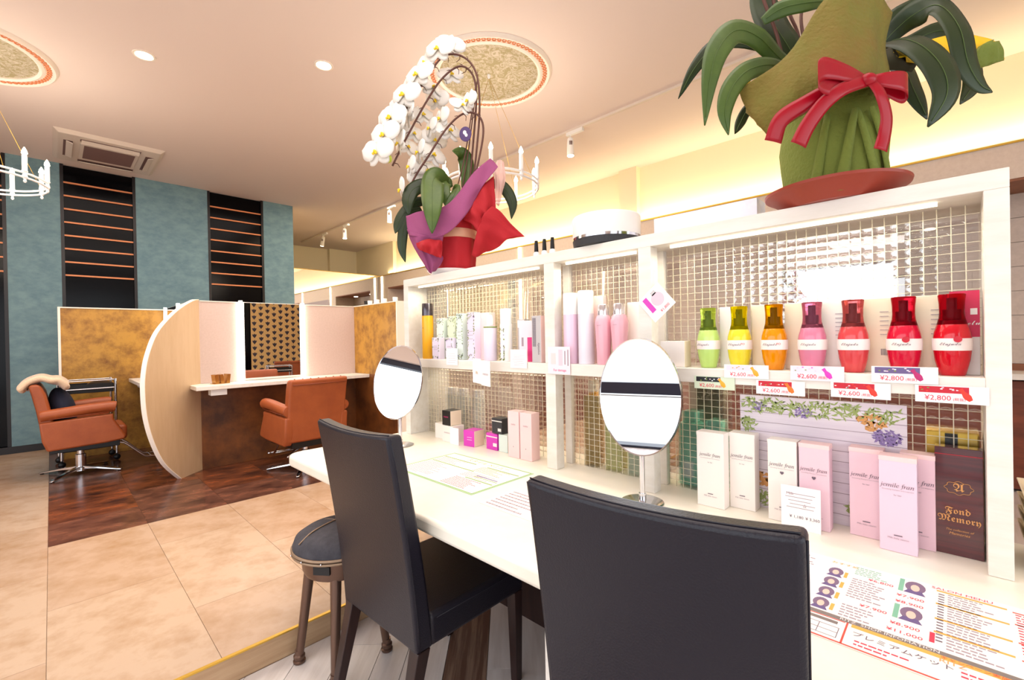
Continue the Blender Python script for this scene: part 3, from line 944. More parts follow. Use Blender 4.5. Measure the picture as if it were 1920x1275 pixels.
# --- counter, second bay
mk('amberglass', rgb(206, 176, 110), 0.1, alpha=0.75)
mk('limeglass', rgb(232, 232, 160), 0.1, alpha=0.8)
mk('amberliquid', rgb(232, 176, 50), 0.2)
t = thing('square_bottle', 'tall square amber bottle with pale cap behind the glass', 'bottle', (1.635, 1.118, ZK), 0.25)
MB().box(-0.034, 0.034, -0.034, 0.034, 0, 0.295).build('body', 'amberglass', t, bevel=0.006)
MB().box(-0.030, 0.030, -0.030, 0.030, 0.004, 0.08).build('liquid', 'amberliquid', t, bevel=0.005)
MB().cyl(0.02, 0.295, 0.31).build('neck', 'amber', t, smooth='auto')
MB().cyl(0.018, 0.31, 0.36).build('cap', 'boxcream', t, smooth='auto', bevel=0.001)
t = thing('square_bottle', 'pale yellow-green square bottle behind the counter mirror', 'bottle', (1.635, 1.01, ZK), 0.1)
MB().box(-0.034, 0.034, -0.036, 0.036, 0, 0.25).build('body', 'limeglass', t, bevel=0.006)
MB().cyl(0.018, 0.25, 0.34).build('cap', 'boxcream', t, smooth='auto')
carton('pale yellow carton behind the glass, right of the square bottles', 1.61, 0.905, 0.08, 0.06, 0.20, 'greenlabel', ZK)
# --- counter, third bay
mk('aqua', rgb(140, 214, 186), 0.25)
mk('olive', rgb(116, 108, 88), 0.6)
for y, h, lb in ((0.70, 0.27, 'aqua green bottle behind the glass beside the mirror stem'), (0.612, 0.245, 'aqua green bottle behind the glass above the first white carton')):
    t = thing('aqua_bottle', lb, 'bottle', (1.645, y, ZK), 0, 'aqua green bottles')
    MB().box(-0.032, 0.032, -0.036, 0.036, 0, h-0.04).build('body', 'aqua', t, bevel=0.008)
    MB().box(-0.02, 0.02, -0.026, 0.026, h-0.04, h).build('cap', 'aqua', t, bevel=0.004)
    box('label', -0.034, -0.0325, -0.02, 0.02, 0.03, 0.09, 'mintlabel', t)
carton('dark olive carton behind the glass above the aqua bottle', 1.69, 0.66, 0.12, 0.03, 0.385, 'olive', ZK, letters=[('35', 0.03, 0.86, 'boxcream')])
def jf(label, xf, y, m, w=0.074, d=0.045, h=0.236, dot=False, rz=0.0, lid='boxwhite'):
    return carton(label, xf, y, w, d, h, m, ZK, 'tall_carton', 'box', rz, 'tall cartons below the spray bottles', lid=lid,
        letters=[('𝑗𝑒𝑚𝑖𝑙𝑒 𝑓𝑟𝑎𝑛', 0.0145, 0.70, 'ink'), ('Smoothing Shampoo and treatment', 0.0042, 0.655, 'inkpale'), ('♥' if dot else 'for hair', 0.009 if dot else 0.005, 0.60, 'ink'), ('▬▬', 0.008, 0.18, 'ink'), ('Milk little season', 0.006, 0.145, 'inkpale')])
jf('white tall carton with script lettering, first from the left', 1.462, 0.563, 'boxwhite', 0.084)
jf('white tall carton half hidden behind the first one', 1.508, 0.483, 'boxwhite', 0.074)
jf('white tall carton with heart, behind the handwritten card', 1.482, 0.366, 'boxwhite', 0.074, dot=True)
jf('pink tall carton with heart, right of the handwritten card', 1.485, 0.288, 'boxpink', 0.072, dot=True, lid='boxpale')
jf('pink tall carton standing at the back left of the front lilac one', 1.515, 0.176, 'boxpink', 0.072, lid='boxpale')
jf('lilac tall carton standing foremost of its group of three', 1.462, 0.108, 'boxpink2', 0.072, lid='boxpale')
jf('pink tall carton at the back right of the front lilac one', 1.525, 0.074, 'boxpink', 0.066, lid='boxpale')
card('handwritten_card', 'white card with handwritten prices before the white and pink cartons', (1.452, 0.314, ZK), 0.094, 0.120, rz=0.05,
     letters=[('Milk', 0.011, 0.025, 0.098, 'inkpale'), ('¥ 1,180', 0.011, 0.010, 0.035, 'ink'), ('¥ 3,360', 0.011, -0.028, 0.035, 'ink'), ('☆', 0.012, -0.01, 0.068, 'inkpale')], bars=lines(0.094, 0.12, 5, z0=0.5, z1=0.9, seed=12))
mk('maroon', rgb(96, 40, 44), 0.18, noise=(14, rgb(76, 34, 40), 0.4, 0.6, (1, 0.2, 6)), coat=0.5)
mk('goldink', rgb(220, 158, 92), 0.4)
fm_ = carton('dark maroon glossy carton with gold lettering in the right corner', 1.535, 0.0, 0.084, 0.035, 0.262, 'maroon', ZK, 'gift_carton', 'box')
text('𝕱𝖔𝖓𝖉', 0.021, 'goldink', fm_, (-0.0187, 0.002, 0.108), FX)
text('𝕸𝖊𝖒𝖔𝖗𝖞', 0.021, 'goldink', fm_, (-0.0187, 0.0, 0.088), FX)
text('The collection of', 0.007, 'goldink', fm_, (-0.0187, 0, 0.062), FX, shear=0.3)
text('Memories', 0.009, 'goldink', fm_, (-0.0187, 0, 0.053), FX, shear=0.3)
ring = MB()
ring.tube([(-0.0188, 0.024*math.cos(a)*(1+0.08*math.cos(8*a)), 0.165+0.015*math.sin(a)*(1+0.1*math.cos(8*a))) for a in [2*PI*i/48 for i in range(48)]], 0.0006, 5, True)
ring.build('crest_outline', 'goldink', fm_)
text('𝕬', 0.026, 'goldink', fm_, (-0.0187, 0.0, 0.165), FX)
box('gold_line', -0.0186, -0.0178, -0.042, 0.042, 0.244, 0.2455, 'badge_red', fm_)
t = thing('gold_box', 'pale gold box with black clasp behind the maroon carton', 'box', (1.64, 0.012, ZK))
MB().box(-0.035, 0.035, -0.05, 0.05, 0, 0.29).build('body', 'brass', t, bevel=0.004)
MB().box(-0.037, -0.034, -0.012, 0.012, 0.25, 0.285).build('clasp', 'charcoal', t)
# lavender picture board
mk('lavprint', rgb(150, 128, 182), 0.6)
mk('herbprint', rgb(160, 176, 104), 0.6)
mk('lavwood', rgb(240, 230, 238), 0.55, noise=(7, rgb(224, 210, 224), 0.4, 0.7, (1, 0.3, 5)))
pb = thing('picture_board', 'picture board of pale planks with herbs and lavender at the back of the right bay', 'picture', (1.572, 0.30, ZK))
box('board', -0.003, 0.003, -0.205, 0.205, 0, 0.352, 'lavwood', pb)
for k in range(1, 12):
    box('plank_line', -0.0034, -0.0028, -0.205, 0.205, k*0.03-0.001, k*0.03+0.0006, 'inkpale', pb)
rnd = random.Random(5)
lf, fw, al, wf_ = MB(), MB(), MB(), MB()
def sprig(cy, cz, n, r, q, l=0.009, k=0.0024):
    for i in range(int(n*1.7)):
        a, d = rnd.uniform(0, 2*PI), r*rnd.random()**0.6
        y, z = cy+d*math.cos(a), cz+d*math.sin(a)*0.7
        if abs(y) > 0.2 or not 0.004 < z < 0.346:
            continue
        t = rnd.uniform(0, PI)
        c, s = math.cos(t), math.sin(t)
        q.poly([(-0.0037-0.0001*rnd.random(), y-l*c, z-l*s), (-0.0037, y+k*s, z-k*c), (-0.0037, y+l*c, z+l*s), (-0.0037, y-k*s, z+k*c)][::-1])
for cy in (0.19, 0.14, 0.10, 0.06, 0.0, -0.05, -0.1, -0.16):
    sprig(cy, 0.325, 26, 0.04, lf)
sprig(0.19, 0.26, 40, 0.035, lf)
sprig(-0.11, 0.05, 50, 0.04, lf)
sprig(0.155, 0.03, 40, 0.04, lf)
sprig(0.03, 0.31, 20, 0.022, fw, 0.005, 0.003)
sprig(0.15, 0.32, 16, 0.02, fw, 0.005, 0.003)
sprig(-0.165, 0.262, 60, 0.03, fw, 0.006, 0.003)
sprig(-0.13, 0.30, 18, 0.03, al, 0.009, 0.006)
sprig(0.145, 0.09, 22, 0.028, al, 0.009, 0.006)
sprig(-0.11, 0.06, 30, 0.03, wf_, 0.007, 0.005)
lf.build('herb_print', 'herbprint', pb, kind='stuff')
fw.build('lavender_print', 'lavprint', pb, kind='stuff')
mk('almond', rgb(222, 160, 96), 0.6)
al.build('almond_print', 'almond', pb, kind='stuff')
wf_.build('blossom_print', 'paper', pb, kind='stuff')

# ---------------------------------------------------------------- on top of the shelf
ZT = 1.6205
for y, lb in ((1.330, 'left nail polish bottle of the three on the shelf top'), (1.283, 'middle nail polish bottle of the three on the shelf top'), (1.238, 'right nail polish bottle of the three on the shelf top')):
    t = thing('nail_polish', lb, 'nail polish', (1.52, y, ZT), 0, 'three nail polish bottles')
    MB().lathe([(0.0125, 0), (0.0135, 0.003), (0.0135, 0.022), (0.009, 0.028)], 20).build('glass', 'white_gloss', t, smooth='auto')
    MB().lathe([(0.0098, 0.0285), (0.0075, 0.078), (0.0001, 0.08)], 18).build('cap', 'black', t, smooth='auto')
t = thing('round_gadget', 'round white drum with chrome band and dark base on the shelf top', 'gadget', (1.57, 1.00, ZT))
MB().lathe([(0.118, 0.0), (0.130, 0.004), (0.134, 0.03)], 48).build('base', 'charcoal', t, smooth='auto')
MB().lathe([(0.1345, 0.030), (0.1345, 0.040)], 48).build('chrome_band', 'chrome', t, smooth='auto')
MB().lathe([(0.133, 0.040), (0.134, 0.115), (0.130, 0.122), (0.0001, 0.124)], 48).build('cover', 'whiteplastic', t, smooth='auto')
mk('marbled', rgb(232, 232, 244), 0.5, noise=(12, rgb(250, 248, 252), 0.45, 0.6))
carton('long flat pale marbled box lying on the shelf top', 1.62, 0.64, 0.36, 0.09, 0.092, 'marbled', ZT, 'flat_box', 'box')

# ---------------------------------------------------------------- counter mirrors
def mirror(label, x, y, az, tilt, zc):
    t = thing('table_mirror', label, 'mirror', (x, y, 0.7205), az, 'oval mirrors on the counter')
    MB().lathe([(0.066, 0), (0.068, 0.003), (0.060, 0.006), (0.012, 0.009), (0.012, 0.03)], 36).build('base', 'chrome', t, smooth='auto')
    MB().cyl(0.0085, 0.01, zc-0.72-0.16).build('stem', 'chrome', t, smooth='auto')
    hd = MB()
    prof = []
    n = 56
    rim = [(0.137*math.cos(2*PI*i/n), 0.194*math.sin(2*PI*i/n)) for i in range(n)]
    k0 = len(hd.v)
    for xx, sc in ((-0.006, 0.965), (-0.0085, 0.99), (0.0, 1.0), (0.006, 0.98), (0.012, 0.6)):
        hd.v += [(xx, -p[0]*sc, p[1]*sc) for p in rim]
    for q in range(4):
        for i in range(n):
            j = (i+1) % n
            hd.f.append((q*n+i, q*n+j, (q+1)*n+j, (q+1)*n+i))
    hd.f.append(tuple(4*n+i for i in range(n)))
    fr_ = hd.build('frame', 'chrome', t, smooth='auto', loc=(-0.012, 0, zc-0.72), rot=(0, tilt, 0))
    gm_ = MB()
    gm_.poly([(-0.0065, -p[0]*0.972, p[1]*0.972) for p in rim][::-1])
    gm_.build('mirror_glass', 'mirror', fr_)
    return t
mirror('larger oval mirror on a chrome stand, right, before the shelf divider', 1.36, 0.745, math.radians(10), 0.0, 1.068)
mirror('oval mirror on a chrome stand at the left end of the counter', 1.27, 2.075, math.radians(31), math.radians(15), 1.052)

# ---------------------------------------------------------------- printed sheets on the counter
mk('sheet', rgb(248, 240, 238), 0.4)
mk('sheet_green', rgb(170, 208, 160), 0.3)
mk('green_line', rgb(128, 168, 44), 0.5)
mk('orange_line', rgb(238, 176, 84), 0.5)
mk('red_line', rgb(226, 84, 70), 0.5)
mk('greyband', rgb(130, 120, 116), 0.5)
mk('photo', rgb(126, 104, 132), 0.5)
mk('skin', rgb(238, 200, 184), 0.5)
mk('greentab', rgb(128, 188, 160), 0.5)
mk('clearsheet', rgb(240, 250, 240), 0.05, trans=1.0, ior=1.05)
FD = (0, 0, -PI/2)
def sheet(name, label, x, y, rz, hx, hy, m='sheet'):
    """x grows away from the reader, left of the reader is +y"""
    o = MB().box(-hx, hx, -hy, hy, 0, 0.0008).build(name, m)
    o.location = (x, y, 0.7206)
    o.rotation_euler = (0, 0, rz)
    tag(o, label, 'menu')
    return o
def bars(o, name, L_, m, z=0.0009):
    mb = MB()
    for x0, x1, y0, y1 in L_:
        mb.box(x0, x1, y0, y1, z, z+0.0002)
    return mb.build(name, m, o)
def micro(o, x0, x1, y0, y1, dx, m, seed, name='small_print', fill=0.8):
    rnd = random.Random(seed)
    mb = MB()
    x = x1
    while x > x0:
        y = y1
        e = y0+(y1-y0)*(1-fill*rnd.uniform(0.6, 1.0))
        while y > e:
            l = rnd.uniform(0.004, 0.012)
            mb.box(x-dx*0.35, x, max(y-l, y0), y, 0.0009, 0.0011)
            y -= l+0.002
        x -= dx
    mb.build(name, m, o, kind='stuff')
# left sheet
a = math.atan2(1.742-1.724, 1.405-1.077)
s = sheet('menu_sheet', 'green-edged laminated menu lying before the left oval mirror', 1.19, 1.475, 0.0, 0.165, 0.255, 'sheet_green')
box('inner_page', -0.158, 0.158, -0.248, 0.248, 0.0008, 0.0010, 'sheet', s)
bars(s, 'green_border', [(-0.158, -0.155, -0.248, 0.248), (0.155, 0.158, -0.248, 0.248), (-0.158, 0.158, 0.245, 0.248), (-0.158, 0.158, -0.248, -0.245)], 'green_line', 0.0011)
bars(s, 'green_heading', [(0.095, 0.101, 0.02, 0.24), (0.02, 0.026, -0.05, 0.235), (0.095, 0.101, -0.235, -0.05), (-0.05, -0.044, -0.235, -0.08), (-0.02, -0.016, -0.23, -0.1)], 'green_line', 0.0011)
text('スタイル メニュー', 0.032, 'orange_line', s, (0.128, -0.02, 0.0014), FD)
for i, (x0, x1, y0, y1, mm) in enumerate([(0.03, 0.09, 0.02, 0.235, 'inkpale'), (-0.14, 0.012, 0.02, 0.235, 'inkpale'), (0.03, 0.09, -0.235, -0.03, 'almond'), (-0.04, 0.012, -0.235, -0.03, 'inkpale'), (-0.145, -0.06, -0.235, -0.04, 'redink')]):
    micro(s, x0, x1, y0, y1, 0.011, mm, 20+i)
bars(s, 'blue_bar', [(-0.008, -0.002, -0.22, -0.1)], 'violetprint', 0.0011)
s = sheet('menu_sheet', 'plain pale price sheet lying beside the near black chair', 1.08, 1.02, 0.0, 0.085, 0.125, 'sheet')
micro(s, -0.07, 0.07, -0.11, 0.11, 0.022, 'inkpale', 31)
text('メニュー', 0.022, 'inkpale', s, (0.05, 0.03, 0.0012), FD)
# right menu
s = sheet('menu_sheet', 'long laminated salon menu with red border at the right end of the counter', 1.142, -0.02, 0.0, 0.180, 0.36, 'sheet')
# local frame: x -0.18 (near) .. 0.18 (far), y 0.36 (left) .. -0.36 (right)
bars(s, 'red_border', [(-0.178, -0.174, -0.355, 0.355), (-0.176, -0.098, 0.170, 0.173)], 'red_line')
bars(s, 'red_rule', [(-0.1025, -0.100, 0.175, 0.355)], 'red_line')
bars(s, 'grey_band', [(-0.099, -0.086, -0.355, 0.355)], 'greyband')
bars(s, 'orange_band', [(-0.110, -0.099, -0.355, 0.165)], 'orange_line')
text('RITZ  SHOP INFOMATION', 0.012, 'sheet', s, (-0.0925, 0.115, 0.0014), FD)
text('キャンペーン実施中', 0.010, 'red_line', s, (-0.1045, 0.0, 0.0014), FD)
text('SALON MENU', 0.0145, 'redink', s, (0.168, 0.018, 0.0012), FD)
text('おすすめ', 0.013, 'orange_line', s, (0.158, 0.212, 0.0012), FD)
for y, x, t_, sz in ((0.143, 0.115, '¥6,800', 0.0155), (0.093, 0.084, '¥7,900', 0.0155), (0.093, 0.055, '¥8,900', 0.0155), (0.143, -0.014, '¥7,900', 0.0155), (0.094, -0.041, '¥8,900', 0.0155), (0.093, -0.068, '¥11,000', 0.0155)):
    text(t_, sz, 'redink', s, (x, y, 0.0012), FD)
def portrait(cx, cy, w, h, tab=False):
    p = box('portrait', cx-h/2, cx+h/2, cy-w/2, cy+w/2, 0.0009, 0.0010, 'sheet', s)
    n = 16
    MB().prism([(cx+h*0.06+h*0.44*math.cos(2*PI*i/n), cy+w*0.46*math.sin(2*PI*i/n)) for i in range(n)], 0.0010, 0.0011).build('hair_print', 'photo', p)
    MB().prism([(cx-h*0.5, cy-w*0.48), (cx-h*0.22, cy-w*0.3), (cx-h*0.22, cy+w*0.3), (cx-h*0.5, cy+w*0.48)][::-1], 0.0011, 0.0012).build('clothes_print', 'violetprint', p)
    MB().prism([(cx-h*0.02+h*0.26*math.cos(2*PI*i/n), cy+w*0.2*math.sin(2*PI*i/n)) for i in range(n)], 0.0012, 0.0013).build('face_print', 'skin', p)
    if tab:
        box('green_tab', cx-h/2, cx+h/2, cy+w/2, cy+w/2+0.008, 0.0009, 0.0011, 'greentab', s)
for q in range(4):
    portrait(0.106-q*0.054, 0.222, 0.030, 0.048)
    box('yellow_side', 0.090-q*0.054, 0.118-q*0.054, 0.200, 0.206, 0.0009, 0.0011, 'orange_line', s)
portrait(0.138, 0.088, 0.036, 0.062, True)
portrait(0.012, 0.088, 0.036, 0.060, True)
micro(s, -0.08, 0.16, 0.245, 0.350, 0.0115, 'inkpale', 41)
micro(s, 0.125, 0.165, 0.130, 0.190, 0.009, 'greentab', 42)
micro(s, 0.005, 0.100, 0.120, 0.190, 0.011, 'inkpale', 43)
micro(s, -0.08, -0.03, 0.120, 0.190, 0.011, 'inkpale', 48)
bars(s, 'orange_heading', [(x, x+0.006, -0.045, 0.055) for x in (0.154, 0.092, 0.027, -0.026)], 'orange_line')
bars(s, 'index_marks', [(0.140-q*0.0115, 0.144-q*0.0115, 0.043, 0.052) for q in range(18)], 'ink')
micro(s, -0.078, 0.150, -0.040, 0.038, 0.0105, 'inkpale', 44)
bars(s, 'red_heading', [(x, x+0.004, -0.20, -0.052) for x in (0.150, 0.10, 0.03, -0.03)], 'red_line')
micro(s, -0.078, 0.145, -0.19, -0.055, 0.0105, 'redink', 45)
bars(s, 'red_tab', [(-0.066, -0.030, 0.053, 0.060)], 'redink')
text('プレミアムケット', 0.017, 'ink', s, (-0.130, 0.094, 0.0012), FD)
micro(s, -0.168, -0.15, 0.06, 0.155, 0.011, 'redink', 46)
text('RITZ', 0.016, 'almond', s, (-0.115, 0.030, 0.0012), FD)
micro(s, -0.17, -0.128, -0.14, 0.02, 0.012, 'redink', 47)
text('ヘッドスパ', 0.020, 'inkdark', s, (-0.145, -0.2, 0.0012), FD)
bars(s, 'grey_heading', [(-0.118, -0.108, 0.185, 0.235)], 'greyband')
bars(s, 'table_rule', [(-0.130, -0.129, 0.18, 0.24), (-0.148, -0.147, 0.18, 0.24), (-0.165, -0.164, 0.18, 0.24), (-0.165, -0.13, 0.239, 0.24), (-0.165, -0.13, 0.21, 0.211), (-0.165, -0.13, 0.18, 0.181)], 'ink')
text('RITZ', 0.013, 'almond', s, (-0.118, 0.265, 0.0012), FD)
# stacked cream paper trays beyond the shelf
for k in range(4):
    z = 0.7205+k*0.034
    o = MB()
    o.v = [(-0.06, -0.06, 0), (0.06, -0.06, 0), (0.06, 0.06, 0), (-0.06, 0.06, 0), (-0.1, -0.1, 0.07), (0.1, -0.1, 0.07), (0.1, 0.1, 0.07), (-0.1, 0.1, 0.07)]
    o.f = [(3, 2, 1, 0), (0, 1, 5, 4), (1, 2, 6, 5), (2, 3, 7, 6), (3, 0, 4, 7)]
    q = o.build('paper_tray', 'cream_card', solid=0.003)
    q.location = (1.60, -0.205, z+0.002)
    tag(q, ['bottom cream paper tray of the stack right of the shelf', 'second cream paper tray from the bottom of the stack', 'third cream paper tray from the bottom of the stack', 'top cream paper tray of the stack, with the box in it'][k], 'tray', 'stack of cream paper trays')
carton('cream carton sitting in the top paper tray', 1.545, -0.205, 0.10, 0.11, 0.085, 'cream_card', 0.7205+3*0.034+0.006, 'cream_carton')
# ---------------------------------------------------------------- black leather chairs
def black_chair(label, loc, rz):
    t = thing('dining_chair', label, 'chair', loc, rz, 'black leather chairs at the counter')
    W2 = 0.222
    def prof(z):                      # x of the outer back face
        k = (z-0.335)/(1.0-0.335)
        return -0.088*k**1.35
    ny, nz = 11, 9
    fr_, bk = [], []
    for j in range(nz):
        f = j/(nz-1)
        rowf, rowb = [], []
        for i in range(ny):
            u = -1+2*i/(ny-1)
            z = 0.335+(1.0-0.335)*f-0.010*f*(1-u*u)*1.0
            w_ = W2*(1+0.02*f)
            xo = prof(z)-0.012*(1-u*u)*f
            th = 0.062-0.012*f
            rowb.append((xo, u*w_, z))
            rowf.append((xo+th, u*w_, z))
        fr_.append(rowf)
        bk.append(rowb)
    mb = MB()
    mb.grid(bk)
    nb = len(mb.v)
    mb.grid(fr_)
    # reverse front faces, stitch the rim
    nf = (ny-1)*(nz-1)
    mb.f = [tuple(reversed(q)) if k < nf else q for k, q in enumerate(mb.f)]
    loop = [i for i in range(ny)]+[ny*(j+1)-1 for j in range(1, nz)]+[ny*(nz-1)+i for i in range(ny-2, -1, -1)]+[ny*j for j in range(nz-2, 0, -1)]
    for a_, b_ in zip(loop, loop[1:]+loop[:1]):
        mb.f.append((a_, b_, nb+b_, nb+a_))
    bo = mb.build('backrest', 'blackleather', t, smooth='auto', bevel=0.011, bseg=3)
    seam = [(p[0]-0.0008, p[1]*0.955, p[2]) for p in [r[0] for r in bk]]
    pts = [Vector(bk[j][0])+Vector((0.0035, 0.0105, 0)) for j in range(nz)]
    for sgn in (1, -1):
        MB().tube([(bk[j][0][0]+0.011, sgn*(W2*(1+0.02*j/(nz-1))+0.0006), bk[j][0][2]+(0.004 if j == 0 else (-0.008 if j == nz-1 else 0))) for j in range(nz)], 0.0016, 6).build('piping', 'blackleather', t, smooth=True)
    MB().tube([(bk[-1][i][0]+0.010, bk[-1][i][1]*0.97, bk[-1][i][2]+0.0006) for i in range(ny)], 0.0016, 6).build('piping', 'blackleather', t, smooth=True)
    MB().box(0.05, 0.475, -0.222, 0.222, 0.335, 0.435).build('seat', 'blackleather', t, smooth='auto', bevel=0.014, bseg=3)
    MB().tube([(0.075, -0.2225, 0.418), (0.462, -0.2225, 0.418), (0.4755, -0.21, 0.418), (0.4755, 0.21, 0.418), (0.462, 0.2225, 0.418), (0.075, 0.2225, 0.418)], 0.0016, 6).build('piping', 'blackleather', t, smooth=True)
    for sy in (-1, 1):
        y = sy*0.198
        m1 = MB()
        def frus(x0, x1, ztop, zbot, a, b):
            n = len(m1.v)
            for (cx, z, h) in ((x0, zbot, b), (x1, ztop, a)):
                m1.v += [(cx-h, y-h, z), (cx+h, y-h, z), (cx+h, y+h, z), (cx-h, y+h, z)]
            m1.f += [tuple(n+i for i in q) for q in ((3, 2, 1, 0), (4, 5, 6, 7), (0, 1, 5, 4), (1, 2, 6, 5), (2, 3, 7, 6), (3, 0, 4, 7))]
        frus(-0.055, 0.028, 0.337, 0.0005, 0.023, 0.014)
        m1.build('leg', 'darkwood', t, bevel=0.003)
        m1 = MB()
        frus(0.452, 0.450, 0.337, 0.0005, 0.021, 0.015)
        m1.build('leg', 'darkwood', t, bevel=0.003)
    return t
c1 = black_chair('black high-backed leather chair standing beside the round stool', (0.735, 1.365, 0), math.radians(1.5))
c2 = dup(c1, (0.748, 0.380, 0), math.radians(8), 'black high-backed leather chair in the foreground, cut off by the lower picture edge', 'black leather chairs at the counter')

# ---------------------------------------------------------------- round stool
st = thing('round_stool', 'round stool with dark grey padded seat and bronze legs behind the black chair', 'stool', (0.808, 1.775, 0), 0.3)
MB().lathe([(0.168, 0.452), (0.178, 0.462), (0.180, 0.478), (0.170, 0.505), (0.140, 0.524), (0.08, 0.533), (0.0001, 0.535)], 48).build('seat_cushion', 'greyfabric', st, smooth=True)
for zz, r, m_ in ((0.455, 0.1795, 'bronze_rim'), (0.468, 0.1805, 'bronze_rim')):
    MB().tube([(r*math.cos(2*PI*i/48), r*math.sin(2*PI*i/48), zz) for i in range(48)], 0.0055, 8, True).build('rim_piping', m_, st, smooth=True)
sd = MB()
for i in range(14):
    a_ = 2*PI*i/14
    sd.sphere((0.187*math.cos(a_), 0.187*math.sin(a_), 0.4615), 0.0035, 8, 5)
sd.build('rim_stud', 'chrome', st, smooth=True, kind='stuff')
MB().tube(cr([(-0.165, 0.04, 0.51), (-0.10, 0.045, 0.532), (0, 0.05, 0.5365), (0.10, 0.045, 0.532), (0.165, 0.04, 0.51)], 5), 0.003, 6).build('seam', 'bronze_rim', st, smooth=True)
MB().tube(cr([(0.04, -0.165, 0.51), (0.03, -0.10, 0.53), (0.02, 0, 0.536), (0.02, 0.10, 0.53), (0.02, 0.165, 0.51)], 5), 0.0015, 6).build('seam', 'bronze_rim', st, smooth=True)
ap = MB()
ap.lathe([(0.138, 0.372), (0.146, 0.39), (0.150, 0.452)], 40)
ap.build('apron', 'bronze', st, smooth='auto')
for k in range(4):
    a_ = k*PI/2+0.35
    q = MB().box(0.144, 0.153, -0.032, 0.032, 0.405, 0.435).build('slot', 'black', st)
    q.rotation_euler = (0, 0, a_)
for k in range(4):
    a_ = k*PI/2+PI/4-0.13
    c_, s_ = math.cos(a_), math.sin(a_)
    lg = MB().tube([(0.118*c_, 0.118*s_, 0.40), (0.168*c_, 0.168*s_, 0.02)], [0.021, 0.015], 14).build('leg', 'bronze', st, smooth='auto')
    MB().lathe([(0.021, 0), (0.023, 0.004), (0.023, 0.010), (0.018, 0.013), (0.018, 0.018), (0.0215, 0.021), (0.0215, 0.029), (0.0165, 0.034), (0.016, 0.05)], 18).build('foot', 'bronze', lg, smooth='auto', loc=(0.168*c_, 0.168*s_, 0.0005))

